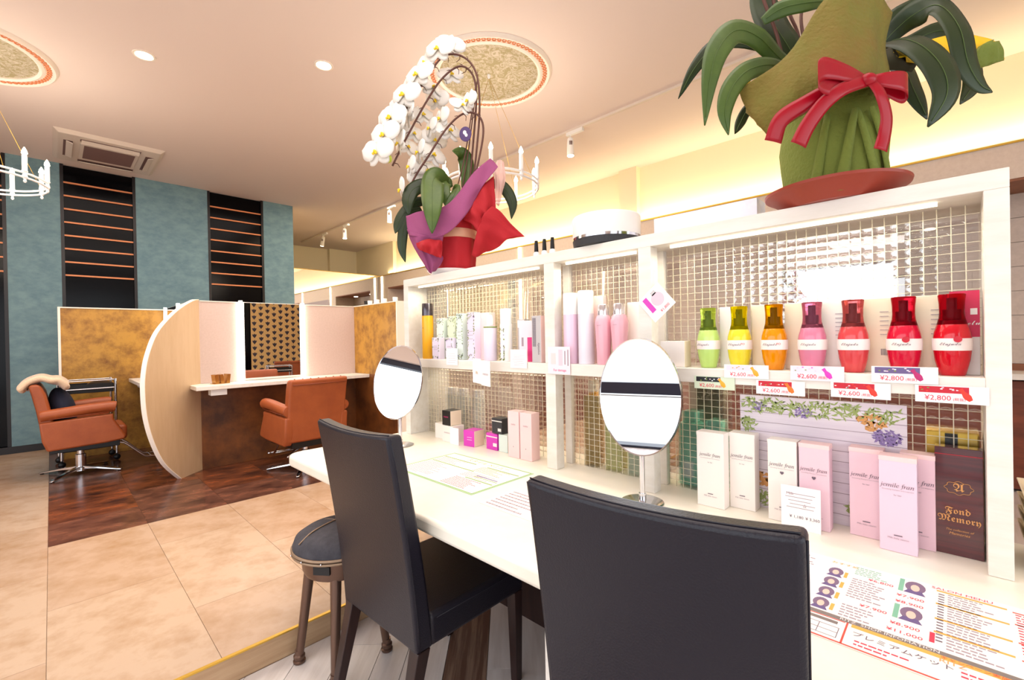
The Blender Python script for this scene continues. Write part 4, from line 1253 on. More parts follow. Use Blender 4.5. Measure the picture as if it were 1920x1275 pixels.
# ---------------------------------------------------------------- tan salon chairs
ZR = 0.1005
def salon_chair(label, loc, rz):
    t = thing('salon_chair', label, 'chair', loc, rz, 'tan leather salon chairs')
    # side panels
    for sy in (-1, 1):
        m1 = MB()
        pr = [(-0.215, 0.27), (0.16, 0.285), (0.29, 0.30), (0.30, 0.33), (0.215, 0.50), (0.215, 0.545), (-0.26, 0.52), (-0.245, 0.36)]
        n = len(pr)
        y0, y1 = sorted((sy*0.215, sy*0.285))
        m1.v = [(p[0], y0, p[1]) for p in pr]+[(p[0], y1, p[1]) for p in pr]
        m1.f = [tuple(range(n)), tuple(reversed(range(n, 2*n)))]+[(i, i+n, (i+1) % n+n, (i+1) % n) for i in range(n)]
        m1.build('side_panel', 'tan', t, smooth='auto', bevel=0.018, bseg=3)
        m2 = MB()
        m2.tube(cr([(-0.255, sy*0.255, 0.575), (-0.12, sy*0.257, 0.588), (0.05, sy*0.258, 0.605), (0.19, sy*0.258, 0.612), (0.232, sy*0.258, 0.606)], 5), [0.042]*3+[0.046]*16+[0.040, 0.030] if False else 0.046, 16)
        m2.build('armrest', 'tan', t, smooth=True, bevel=0.012)
        m3 = MB().tube([(-0.20, sy*0.2875, 0.545), (0.21, sy*0.2875, 0.565)], 0.004, 6)
        m3.build('seam', 'tandark', t, smooth=True)
    # back
    rows_o, rows_i = [], []
    for j, (z, x) in enumerate(((0.29, -0.225), (0.45, -0.248), (0.62, -0.272), (0.76, -0.298), (0.82, -0.312), (0.845, -0.310))):
        rows_o.append([(x-0.010*(1-(u*u)), u*0.262, z) for u in [-1+k/4 for k in range(9)]])
        rows_i.append([(x+(0.085 if j < 4 else (0.075 if j == 4 else 0.055)), u*0.262, z) for u in [-1+k/4 for k in range(9)]])
    mb = MB()
    mb.grid(rows_o)
    nb = len(mb.v)
    mb.grid(rows_i)
    nf = 8*5
    mb.f = [tuple(reversed(q)) if k < nf else q for k, q in enumerate(mb.f)]
    ny, nz = 9, 6
    loop = list(range(ny))+[ny*(j+1)-1 for j in range(1, nz)]+[ny*(nz-1)+i for i in range(ny-2, -1, -1)]+[ny*j for j in range(nz-2, 0, -1)]
    for a_, b_ in zip(loop, loop[1:]+loop[:1]):
        mb.f.append((a_, b_, nb+b_, nb+a_))
    mb.build('backrest', 'tan', t, smooth='auto', bevel=0.018, bseg=3)
    MB().tube([(-0.318, -0.24, 0.800), (-0.328, 0, 0.800), (-0.318, 0.24, 0.800)], 0.005, 8).build('top_seam', 'tandark', t, smooth=True)
    tk = MB()
    for i in range(7):
        tk.sphere((-0.298+0.02, -0.21+0.07*i, 0.845), 0.010, 8, 5, (1.6, 0.35, 0.6))
    tk.build('tuft', 'tandark', t, smooth=True, kind='stuff')
    MB().box(-0.2, 0.315, -0.212, 0.212, 0.285, 0.425).build('seat', 'tan', t, smooth='auto', bevel=0.03, bseg=4)
    MB().box(-0.2, 0.26, -0.205, 0.205, 0.235, 0.29).build('seat_frame', 'black', t, bevel=0.004)
    # hydraulic column and star base
    MB().lathe([(0.050, 0.02), (0.048, 0.05), (0.038, 0.055), (0.038, 0.17), (0.026, 0.175), (0.026, 0.24)], 28).build('column', 'chrome', t, smooth='auto')
    MB().tube([(0.0, 0.03, 0.20), (-0.10, 0.16, 0.19), (-0.18, 0.24, 0.17)], 0.006, 8).build('pump_lever', 'chrome', t, smooth=True)
    for k in range(4):
        a_ = PI/4+k*PI/2+0.15
        c_, s_ = math.cos(a_), math.sin(a_)
        q = MB()
        for (r, z, wv, h) in ((0.03, 0.062, 0.026, 0.028), (0.14, 0.050, 0.023, 0.020), (0.31, 0.022, 0.019, 0.012), (0.335, 0.014, 0.012, 0.008)):
            q.v += [(r*c_-s_*wv, r*s_+c_*wv, z-h), (r*c_+s_*wv, r*s_-c_*wv, z-h), (r*c_+s_*wv*0.8, r*s_-c_*wv*0.8, z), (r*c_-s_*wv*0.8, r*s_+c_*wv*0.8, z)]
        for i in range(3):
            for j in range(4):
                q.f.append((i*4+j, i*4+(j+1) % 4, (i+1)*4+(j+1) % 4, (i+1)*4+j))
        q.f += [(3, 2, 1, 0), (12, 13, 14, 15)]
        b_ = q.build('base_arm', 'chrome', t, smooth='auto', bevel=0.004)
        MB().cyl(0.013, 0.0, 0.009, (0.315*c_, 0.315*s_), 12).build('glide', 'black', b_)
    # footrest
    for sy in (-1, 1):
        MB().tube(cr([(0.22, sy*0.10, 0.25), (0.30, sy*0.10, 0.235), (0.42, sy*0.10, 0.11), (0.47, sy*0.10, 0.075), (0.55, sy*0.10, 0.07), (0.585, sy*0.10, 0.085)], 4), 0.010, 8).build('footrest_rail', 'chrome', t, smooth=True)
    MB().tube([(0.55, -0.12, 0.072), (0.55, 0.12, 0.072)], 0.011, 8).build('footrest_bar', 'chrome', t, smooth=True)
    MB().tube([(0.50, -0.10, 0.072), (0.50, 0.10, 0.072)], 0.008, 8).build('footrest_bar', 'chrome', t, smooth=True)
    return t
sa = salon_chair('tan leather salon chair with a towel over its back, left of the curved panel', (0.18, 5.79, ZR), 0.0)
sb_ = dup(sa, (1.645, 4.33, ZR), math.radians(94), 'tan leather salon chair seen from behind at the booth counter', 'tan leather salon chairs')
sc_ = dup(sa, (3.75, -0.9, ZR-0.1), math.radians(-75), 'tan leather salon chair seen only in the booth mirror', 'tan leather salon chairs')
# towel and cushion
tw = []
for j in range(9):
    v = j/8
    row = []
    for i in range(13):
        u = i/12
        x = -0.375+0.30*u
        zz = 0.868+0.010*math.sin(u*9+j)+0.014*math.sin(v*8+u*3)+0.010*math.sin(u*17)
        if u < 0.28:
            zz -= (0.28-u)*0.36
        if u > 0.45:
            zz -= (u-0.45)**2*0.25
        row.append((x, -0.255+0.50*v+0.01*math.sin(u*7), zz))
    tw.append(row)
tow = MB().grid(tw).build('towel', 'towel', solid=0.052, smooth=True, subsurf=2)
tow.location = (0.18, 5.79, ZR+0.018)
tag(tow, 'beige towel laid over the back of the left salon chair', 'towel')
cu = MB().sphere((0, 0, 0), 1, 20, 14, (0.085, 0.205, 0.19)).build('cushion', 'navy', smooth=True)
cu.location = (0.07, 5.79, ZR+0.61)
cu.rotation_euler = (0, -0.22, 0)
tag(cu, 'dark navy cushion leaning in the towel-covered salon chair', 'cushion')

# ---------------------------------------------------------------- chrome trolleys
def trolley(label, loc, rz):
    t = thing('trolley', label, 'trolley', loc, rz, 'chrome salon trolleys')
    for sx in (-1, 1):
        for sy in (-1, 1):
            x, y = sx*0.20, sy*0.15
            MB().cyl(0.011, 0.07, 0.83, (x, y), 12).build('post', 'chrome', t, smooth='auto')
            MB().sphere((0, 0, 0.03), 0.03, 12, 8, (1, 0.6, 1)).build('caster', 'black', t, smooth=True, loc=(x, y, 0.0))
            MB().cyl(0.008, 0.045, 0.075, (x, y), 10).build('caster_stem', 'black', t, smooth='auto')
    for z, h in ((0.70, 0.085), (0.52, 0.05), (0.14, 0.05)):
        q = MB()
        a, b = 0.188, 0.138
        q.box(-a, a, -b, b, z, z+0.006)
        for (x0, x1, y0, y1) in ((-a, a, -b, -b+0.004), (-a, a, b-0.004, b), (-a, -a+0.004, -b, b), (a-0.004, a, -b, b)):
            q.box(x0, x1, y0, y1, z, z+h)
        q.build('tray', 'black', t)
    for z in (0.82, 0.74, 0.20):
        MB().tube([(-0.2, -0.15, z), (0.2, -0.15, z), (0.2, 0.15, z), (-0.2, 0.15, z)], 0.006, 8, True).build('rail', 'chrome', t)
    return t
tr = trolley('chrome trolley with black trays behind the towel-covered salon chair', (0.25, 6.27, ZR), 0.05)
ow = MB().sphere((0, 0, 0), 1, 16, 10, (0.11, 0.12, 0.05)).build('dark_cloth', 'black', smooth=True)
ow.location = (0.35, 6.27, ZR+0.76)
tag(ow, 'black cloth heaped in the top tray of the trolley', 'cloth')
dup(tr, (3.05, 0.75, 0.0005), 0.2, 'chrome trolley seen only in the booth mirror', 'chrome salon trolleys')

# ---------------------------------------------------------------- styling booth
bt = thing('styling_booth', 'partitioned styling booth with gold panels, lit mirrors and a curved end panel', 'booth', (0, 0, 0.1005))
def bb(n, x0, x1, y0, y1, z0, z1, m, bevel=0.001, par=None):
    return box(n, x0, x1, y0, y1, z0-0.1005, z1-0.1005, m, par or bt, bevel=bevel)
ZP = 1.66
bb('wall_panel', 0.985, 2.48, 5.0, 5.06, 0.8975, ZP, 'pinkpanel')
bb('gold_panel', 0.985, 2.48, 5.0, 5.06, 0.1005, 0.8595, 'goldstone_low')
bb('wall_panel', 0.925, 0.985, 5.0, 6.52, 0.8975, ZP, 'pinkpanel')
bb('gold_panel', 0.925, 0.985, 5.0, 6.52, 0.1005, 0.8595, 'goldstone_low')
bb('edge_cap', 0.97, 2.48, 4.992, 5.068, ZP, ZP+0.008, 'white_edge')
bb('edge_cap', 0.918, 0.992, 5.03, 6.52, ZP, ZP+0.008, 'white_edge')
# far-left gold side panel
bb('gold_panel', 0.075, 0.925, 6.56, 6.60, 0.1005, ZP, 'goldstone')
bb('edge_strip', 0.055, 0.075, 6.55, 6.61, 0.1005, ZP+0.012, 'white_edge')
bb('edge_strip', 0.075, 0.925, 6.55, 6.61, ZP, ZP+0.012, 'white_edge')
# right gold side panel, thick, with a pale end
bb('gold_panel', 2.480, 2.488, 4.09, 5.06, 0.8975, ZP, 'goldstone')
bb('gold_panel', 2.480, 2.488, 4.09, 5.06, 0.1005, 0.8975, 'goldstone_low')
bb('side_wall', 2.488, 2.64, 4.09, 5.06, 0.1005, ZP, 'pinkpanel')
bb('edge_strip', 2.478, 2.645, 4.075, 4.09, 0.1005, ZP+0.01, 'white_edge')
bb('edge_strip', 2.478, 2.645, 4.09, 5.06, ZP, ZP+0.01, 'white_edge')
# mirrors and light strips
mo_ = bb('mirror', 1.335, 1.862, 4.988, 4.999, 0.90, ZP+0.004, 'mirror')
for x in (1.305, 1.892):
    bb('light_strip', x-0.014, x+0.014, 4.972, 4.999, 0.90, ZP+0.02, 'led_white')
bb('mirror', 0.912, 0.924, 5.66, 6.33, 0.90, ZP+0.004, 'mirror')
for y in (5.63, 6.36):
    bb('light_strip', 0.898, 0.924, y-0.014, y+0.014, 0.90, ZP+0.02, 'led_white')
# counters
bb('booth_counter', 0.87, 2.478, 4.66, 4.998, 0.86, 0.8965, 'whitewood', 0.004)
bb('booth_counter', 0.60, 0.922, 5.2, 6.545, 0.86, 0.8965, 'whitewood', 0.004)
# curved end panel on the diagonal
arc = cr([(0.0, 1.672), (0.06, 1.662), (0.19, 1.602), (0.34, 1.506), (0.50, 1.359), (0.593, 1.186), (0.634, 1.031), (0.642, 0.872), (0.623, 0.685), (0.561, 0.485), (0.451, 0.284), (0.267, 0.1005)], 5)
outl = [(p[0], p[1]) for p in arc]+[(0.0, 0.1005)]
def dpt(s, z, off):
    return (0.968-s*s2+off*s2, 5.0-s*s2-off*s2, z-0.1005)
n = len(outl)
ap_ = MB()
ap_.v = [dpt(s, z, 0.0) for s, z in outl]+[dpt(s, z, -0.034) for s, z in outl]
ap_.f = [tuple(reversed(range(n))), tuple(range(n, 2*n))]+[(i, (i+1) % n, (i+1) % n+n, i+n) for i in range(n)]
ap_.build('curved_panel', 'creampanel', bt)
eb = MB()
for i in range(len(arc)-1):
    k = len(eb.v)
    (s0, z0), (s1, z1) = arc[i][:2], arc[i+1][:2]
    def nrm(i):
        a_, b_ = arc[max(i-1, 0)], arc[min(i+1, len(arc)-1)]
        dx, dz = b_[0]-a_[0], b_[1]-a_[1]
        l = math.hypot(dx, dz)
        return (-dz/l, dx/l)
    for (s, z, i2) in ((s0, z0, i), (s1, z1, i+1)):
        nx, nz = nrm(i2)
        for o_ in (0.001, -0.035):
            eb.v.append(dpt(s, max(z, 0.1007), o_))
            eb.v.append(dpt(s+nx*0.006, max(z+nz*0.006, 0.1007), o_))
    eb.f += [(k, k+1, k+5, k+4), (k+1, k+3, k+7, k+5), (k+3, k+2, k+6, k+7), (k+2, k, k+4, k+6)]
eb.build('edge_band', 'white_edge', bt)
# outlet boxes under the counters
bb('outlet_box', 0.985, 1.11, 4.70, 4.80, 0.805, 0.8595, 'whiteplastic', 0.003)
bb('outlet_box', 0.66, 0.76, 6.3, 6.42, 0.805, 0.8595, 'whiteplastic', 0.003)
# brass card holder
t = thing('card_holder', 'gold foil card holder on the booth counter left of the lit mirror', 'card holder', (1.10, 4.86, 0.8975), 0.2)
MB().box(-0.075, 0.06, -0.04, 0.04, 0, 0.004).build('base', 'goldfoil', t)
for x in (-0.045, 0.0, 0.045):
    q = MB().box(-0.014, 0.014, -0.035, 0.035, 0.004, 0.085).build('plate', 'goldfoil', t)
    q.location = (x, 0, 0)
    q.rotation_euler = (0, 0.12 if x > 0 else -0.12, 0)
for k, (y, c_) in enumerate(((4.86, 'black'), (4.78, 'whiteplastic'), (4.62, 'whiteplastic'), (4.46, 'whiteplastic'), (4.24, 'whiteplastic'))):
    o = MB().lathe([(0.024, 0), (0.028, 0.05)], 16).build('cup', c_, smooth='auto')
    o.location = (2.565, y, ZP+0.0125)
    tag(o, ['black cup farthest back on the booth side wall', 'white cup next to the black one on the booth side wall', 'third small cup on the booth side wall, counted from the black one', 'fourth small cup on the booth side wall, counted from the black one', 'white cup nearest the front end of the booth side wall'][k], 'cup', 'cups on the booth side wall')

# ---------------------------------------------------------------- ceiling fittings
def medallion(label, loc):
    t = thing('ceiling_medallion', label, 'medallion', loc, 0, 'round ceiling medallions')
    MB().lathe([(0.40, -0.001), (0.40, -0.004)], 64).build('centre_panel', 'damask', t, smooth='auto')
    pr = [(0.395, 0), (0.392, -0.016), (0.410, -0.026), (0.428, -0.018), (0.430, -0.014), (0.468, -0.014), (0.472, -0.022), (0.486, -0.026), (0.500, -0.012), (0.505, 0)]
    m1 = MB()
    seg = 72
    for r, z in pr:
        for i in range(seg):
            m1.v.append((r*math.cos(2*PI*i/seg), r*math.sin(2*PI*i/seg), z))
    for k in range(len(pr)-1):
        for i in range(seg):
            m1.f.append((k*seg+i, (k+1)*seg+i, (k+1)*seg+(i+1) % seg, k*seg+(i+1) % seg))
    m1.build('moulding', 'white_edge', t, smooth='auto')
    q = MB()
    for i in range(76):
        a_ = 2*PI*i/76
        cx, cy = 0.449*math.cos(a_), 0.449*math.sin(a_)
        q.tube([(cx+0.0135*math.cos(2*PI*j/8), cy+0.0135*math.sin(2*PI*j/8), -0.0165) for j in range(8)], 0.0045, 5, True)
    q.build('bead_ring', 'medcopper', t, smooth=True, kind='stuff')
    return t
mk('medcopper', rgb(226, 142, 96), 0.5)
md1 = medallion('round ceiling medallion with copper beading behind the white orchid', (2.50, 2.66, ZC-0.0005))
md2 = dup(md1, (-0.42, 4.97, ZC-0.0005), 0.3, 'round ceiling medallion cut off by the left picture edge', 'round ceiling medallions')
def chandelier(label, loc):
    t = thing('chandelier', label, 'chandelier', loc, 0, 'white candle chandeliers')
    n = 40
    for dz in (0.0, -0.032):
        MB().tube([(0.38*math.cos(2*PI*i/n), 0.38*math.sin(2*PI*i/n), dz) for i in range(n)], 0.0075, 8, True).build('ring', 'white_gloss', t, smooth=True)
    for k in range(10):
        a_ = 2*PI*k/10+0.2
        x, y = 0.38*math.cos(a_), 0.38*math.sin(a_)
        h = MB().lathe([(0.004, -0.07), (0.010, -0.06), (0.006, -0.045), (0.016, -0.03), (0.010, 0.0), (0.018, 0.012), (0.013, 0.02)], 14).build('candle_cup', 'white_gloss', t, smooth='auto', loc=(x, y, 0))
        MB().cyl(0.0145, 0.02, 0.125, seg=14).build('candle', 'white_gloss', h, smooth='auto')
        MB().lathe([(0.008, 0.126), (0.017, 0.140), (0.013, 0.158), (0.002, 0.182)], 12).build('bulb', 'bulb', h, smooth=True)
    for k in range(4):
        a_ = 2*PI*k/4+0.2
        MB().tube([(0.38*math.cos(a_), 0.38*math.sin(a_), 0), (0.0, 0.0, 0.86)], 0.0014, 6).build('hanging_wire', 'brass', t, smooth=True)
    MB().lathe([(0.004, 0.85), (0.012, 0.865), (0.014, 0.882)], 12).build('ceiling_hook', 'white_gloss', t, smooth='auto')
    pl = bpy.data.lights.new('candle_glow', 'POINT')
    pl.energy = 22
    pl.color = (1, 0.86, 0.72)
    pl.shadow_soft_size = 0.3
    po = bpy.data.objects.new('candle_glow', pl)
    COL.objects.link(po)
    po.location = (loc[0], loc[1], loc[2]+0.1)
    return t
ch1 = chandelier('white candle chandelier hanging behind the white orchid', (2.50, 2.66, 2.50))
ch2 = dup(ch1, (-0.37, 4.97, 2.50), 0.25, 'white candle chandelier cut off by the left picture edge', 'white candle chandeliers')
po2 = bpy.data.objects.new('candle_glow', SC.objects['candle_glow'].data)
COL.objects.link(po2)
po2.location = (-0.37, 4.97, 2.6)
def downlight(label, x, y):
    t = thing('downlight', label, 'ceiling light', (x, y, ZC), 0, 'recessed downlights')
    m1 = MB()
    pr = [(0.070, -0.0005), (0.068, -0.006), (0.056, -0.006), (0.050, -0.001)]
    seg = 36
    for r, z in pr:
        for i in range(seg):
            m1.v.append((r*math.cos(2*PI*i/seg), r*math.sin(2*PI*i/seg), z))
    for k in range(3):
        for i in range(seg):
            m1.f.append((k*seg+i, (k+1)*seg+i, (k+1)*seg+(i+1) % seg, k*seg+(i+1) % seg))
    m1.build('trim_ring', 'white_edge', t, smooth='auto')
    MB().cyl(0.050, -0.003, -0.001, seg=36).build('lens', 'bulb', t, smooth='auto')
    l = bpy.data.lights.new('downlight_beam', 'SPOT')
    l.energy = 60
    l.color = (1, 0.86, 0.68)
    l.spot_size = 2.0
    l.spot_blend = 0.8
    l.shadow_soft_size = 0.05
    lo = bpy.data.objects.new('downlight_beam', l)
    COL.objects.link(lo)
    lo.location = (x, y, ZC-0.02)
    return t
downlight('recessed round downlight in the ceiling, left of the pair', 0.515, 4.23)
downlight('recessed round downlight in the ceiling, right of the pair, nearer the orchid', 1.505, 3.45)
# ceiling cassette air conditioner
ac = thing('air_conditioner', 'square ceiling cassette air conditioner in front of the teal wall', 'air conditioner', (0.485, 6.67, ZC))
m1 = MB()
m1.v = [(-0.44, -0.49, 0), (0.44, -0.49, 0), (0.44, 0.49, 0), (-0.44, 0.49, 0), (-0.40, -0.45, -0.035), (0.40, -0.45, -0.035), (0.40, 0.45, -0.035), (-0.40, 0.45, -0.035)]
m1.f = [(0, 1, 2, 3), (7, 6, 5, 4), (4, 5, 1, 0), (5, 6, 2, 1), (6, 7, 3, 2), (7, 4, 0, 3)]
m1.build('panel', 'ac_white', ac, bevel=0.006)
box('grille', -0.235, 0.235, -0.25, 0.25, -0.042, -0.0351, 'ac_white', ac, bevel=0.003)
gq = MB()
for i in range(30):
    y = -0.215+i*0.0148
    gq.box(-0.205, 0.205, y, y+0.009, -0.0445, -0.042)
gq.build('grille_slat', 'darkgrille', ac, kind='stuff')
for sx in (-1, 1):
    box('air_slot', sx*0.325-0.035, sx*0.325+0.035, -0.26, 0.26, -0.0365, -0.0351, 'darkgrille', ac)
    q = box('louvre', -0.026, 0.026, -0.25, 0.25, -0.004, 0.002, 'ac_white', ac)
    q.location = (sx*0.325+0.01, 0, -0.046)
    q.rotation_euler = (0, -sx*0.35, 0)
for sy in (-1, 1):
    box('air_slot', -0.24, 0.24, sy*0.345-0.035, sy*0.345+0.035, -0.0365, -0.0351, 'darkgrille', ac)
    q = box('louvre', -0.23, 0.23, -0.026, 0.026, -0.004, 0.002, 'ac_white', ac)
    q.location = (0, sy*0.345+0.01, -0.046)
    q.rotation_euler = (sy*0.35, 0, 0)
# track with spotlights
tk_ = struct(box('trim_5', 3.755, 3.785, 0.2, 9.9, ZC-0.022, ZC-0.0005, 'ac_white'), 'white ceiling track for the spotlights')
def spot(label, y, tilt=0.0):
    t = thing('track_spotlight', label, 'spotlight', (3.77, y, ZC-0.0225), 0, 'white spotlights on the ceiling track')
    MB().box(-0.018, 0.018, -0.16, 0.04, -0.035, 0).build('adapter', 'whiteplastic', t, bevel=0.002)
    MB().cyl(0.007, -0.08, -0.03, seg=10).build('stem', 'whiteplastic', t, smooth='auto')
    hd = MB().lathe([(0.036, -0.20), (0.034, -0.09), (0.030, -0.03), (0.02, -0.02)], 24).build('lamp_body', 'whiteplastic', t, smooth='auto', loc=(0, 0, -0.04), rot=(tilt, 0, 0))
    for k in range(5):
        a_ = PI+0.785+(k-2)*0.2
        box('vent_slot', 0.0325, 0.0355, -0.0022, 0.0022, -0.10, -0.06, 'darkgrille', hd).rotation_euler = (0, 0, a_)
    MB().cyl(0.032, -0.205, -0.2, seg=24).build('lens', 'bulb', hd, smooth='auto')
    l = bpy.data.lights.new('spot_beam', 'SPOT')
    l.energy = 60
    l.color = (1, 0.82, 0.5)
    l.spot_size = 1.3
    l.spot_blend = 0.9
    l.shadow_soft_size = 0.04
    lo = bpy.data.objects.new('spot_beam', l)
    COL.objects.link(lo)
    lo.location = (3.77, y, ZC-0.28)
    lo.rotation_euler = (0, 0.5, 0)
spot('nearest track spotlight, hanging right of the white orchid', 2.81)
spot('track spotlight seen left of the orchid leaves, second from the front', 6.35)
spot('third track spotlight from the front, above the booth', 7.90)
spot('tilted track spotlight at the far end of the track', 8.80, 0.45)

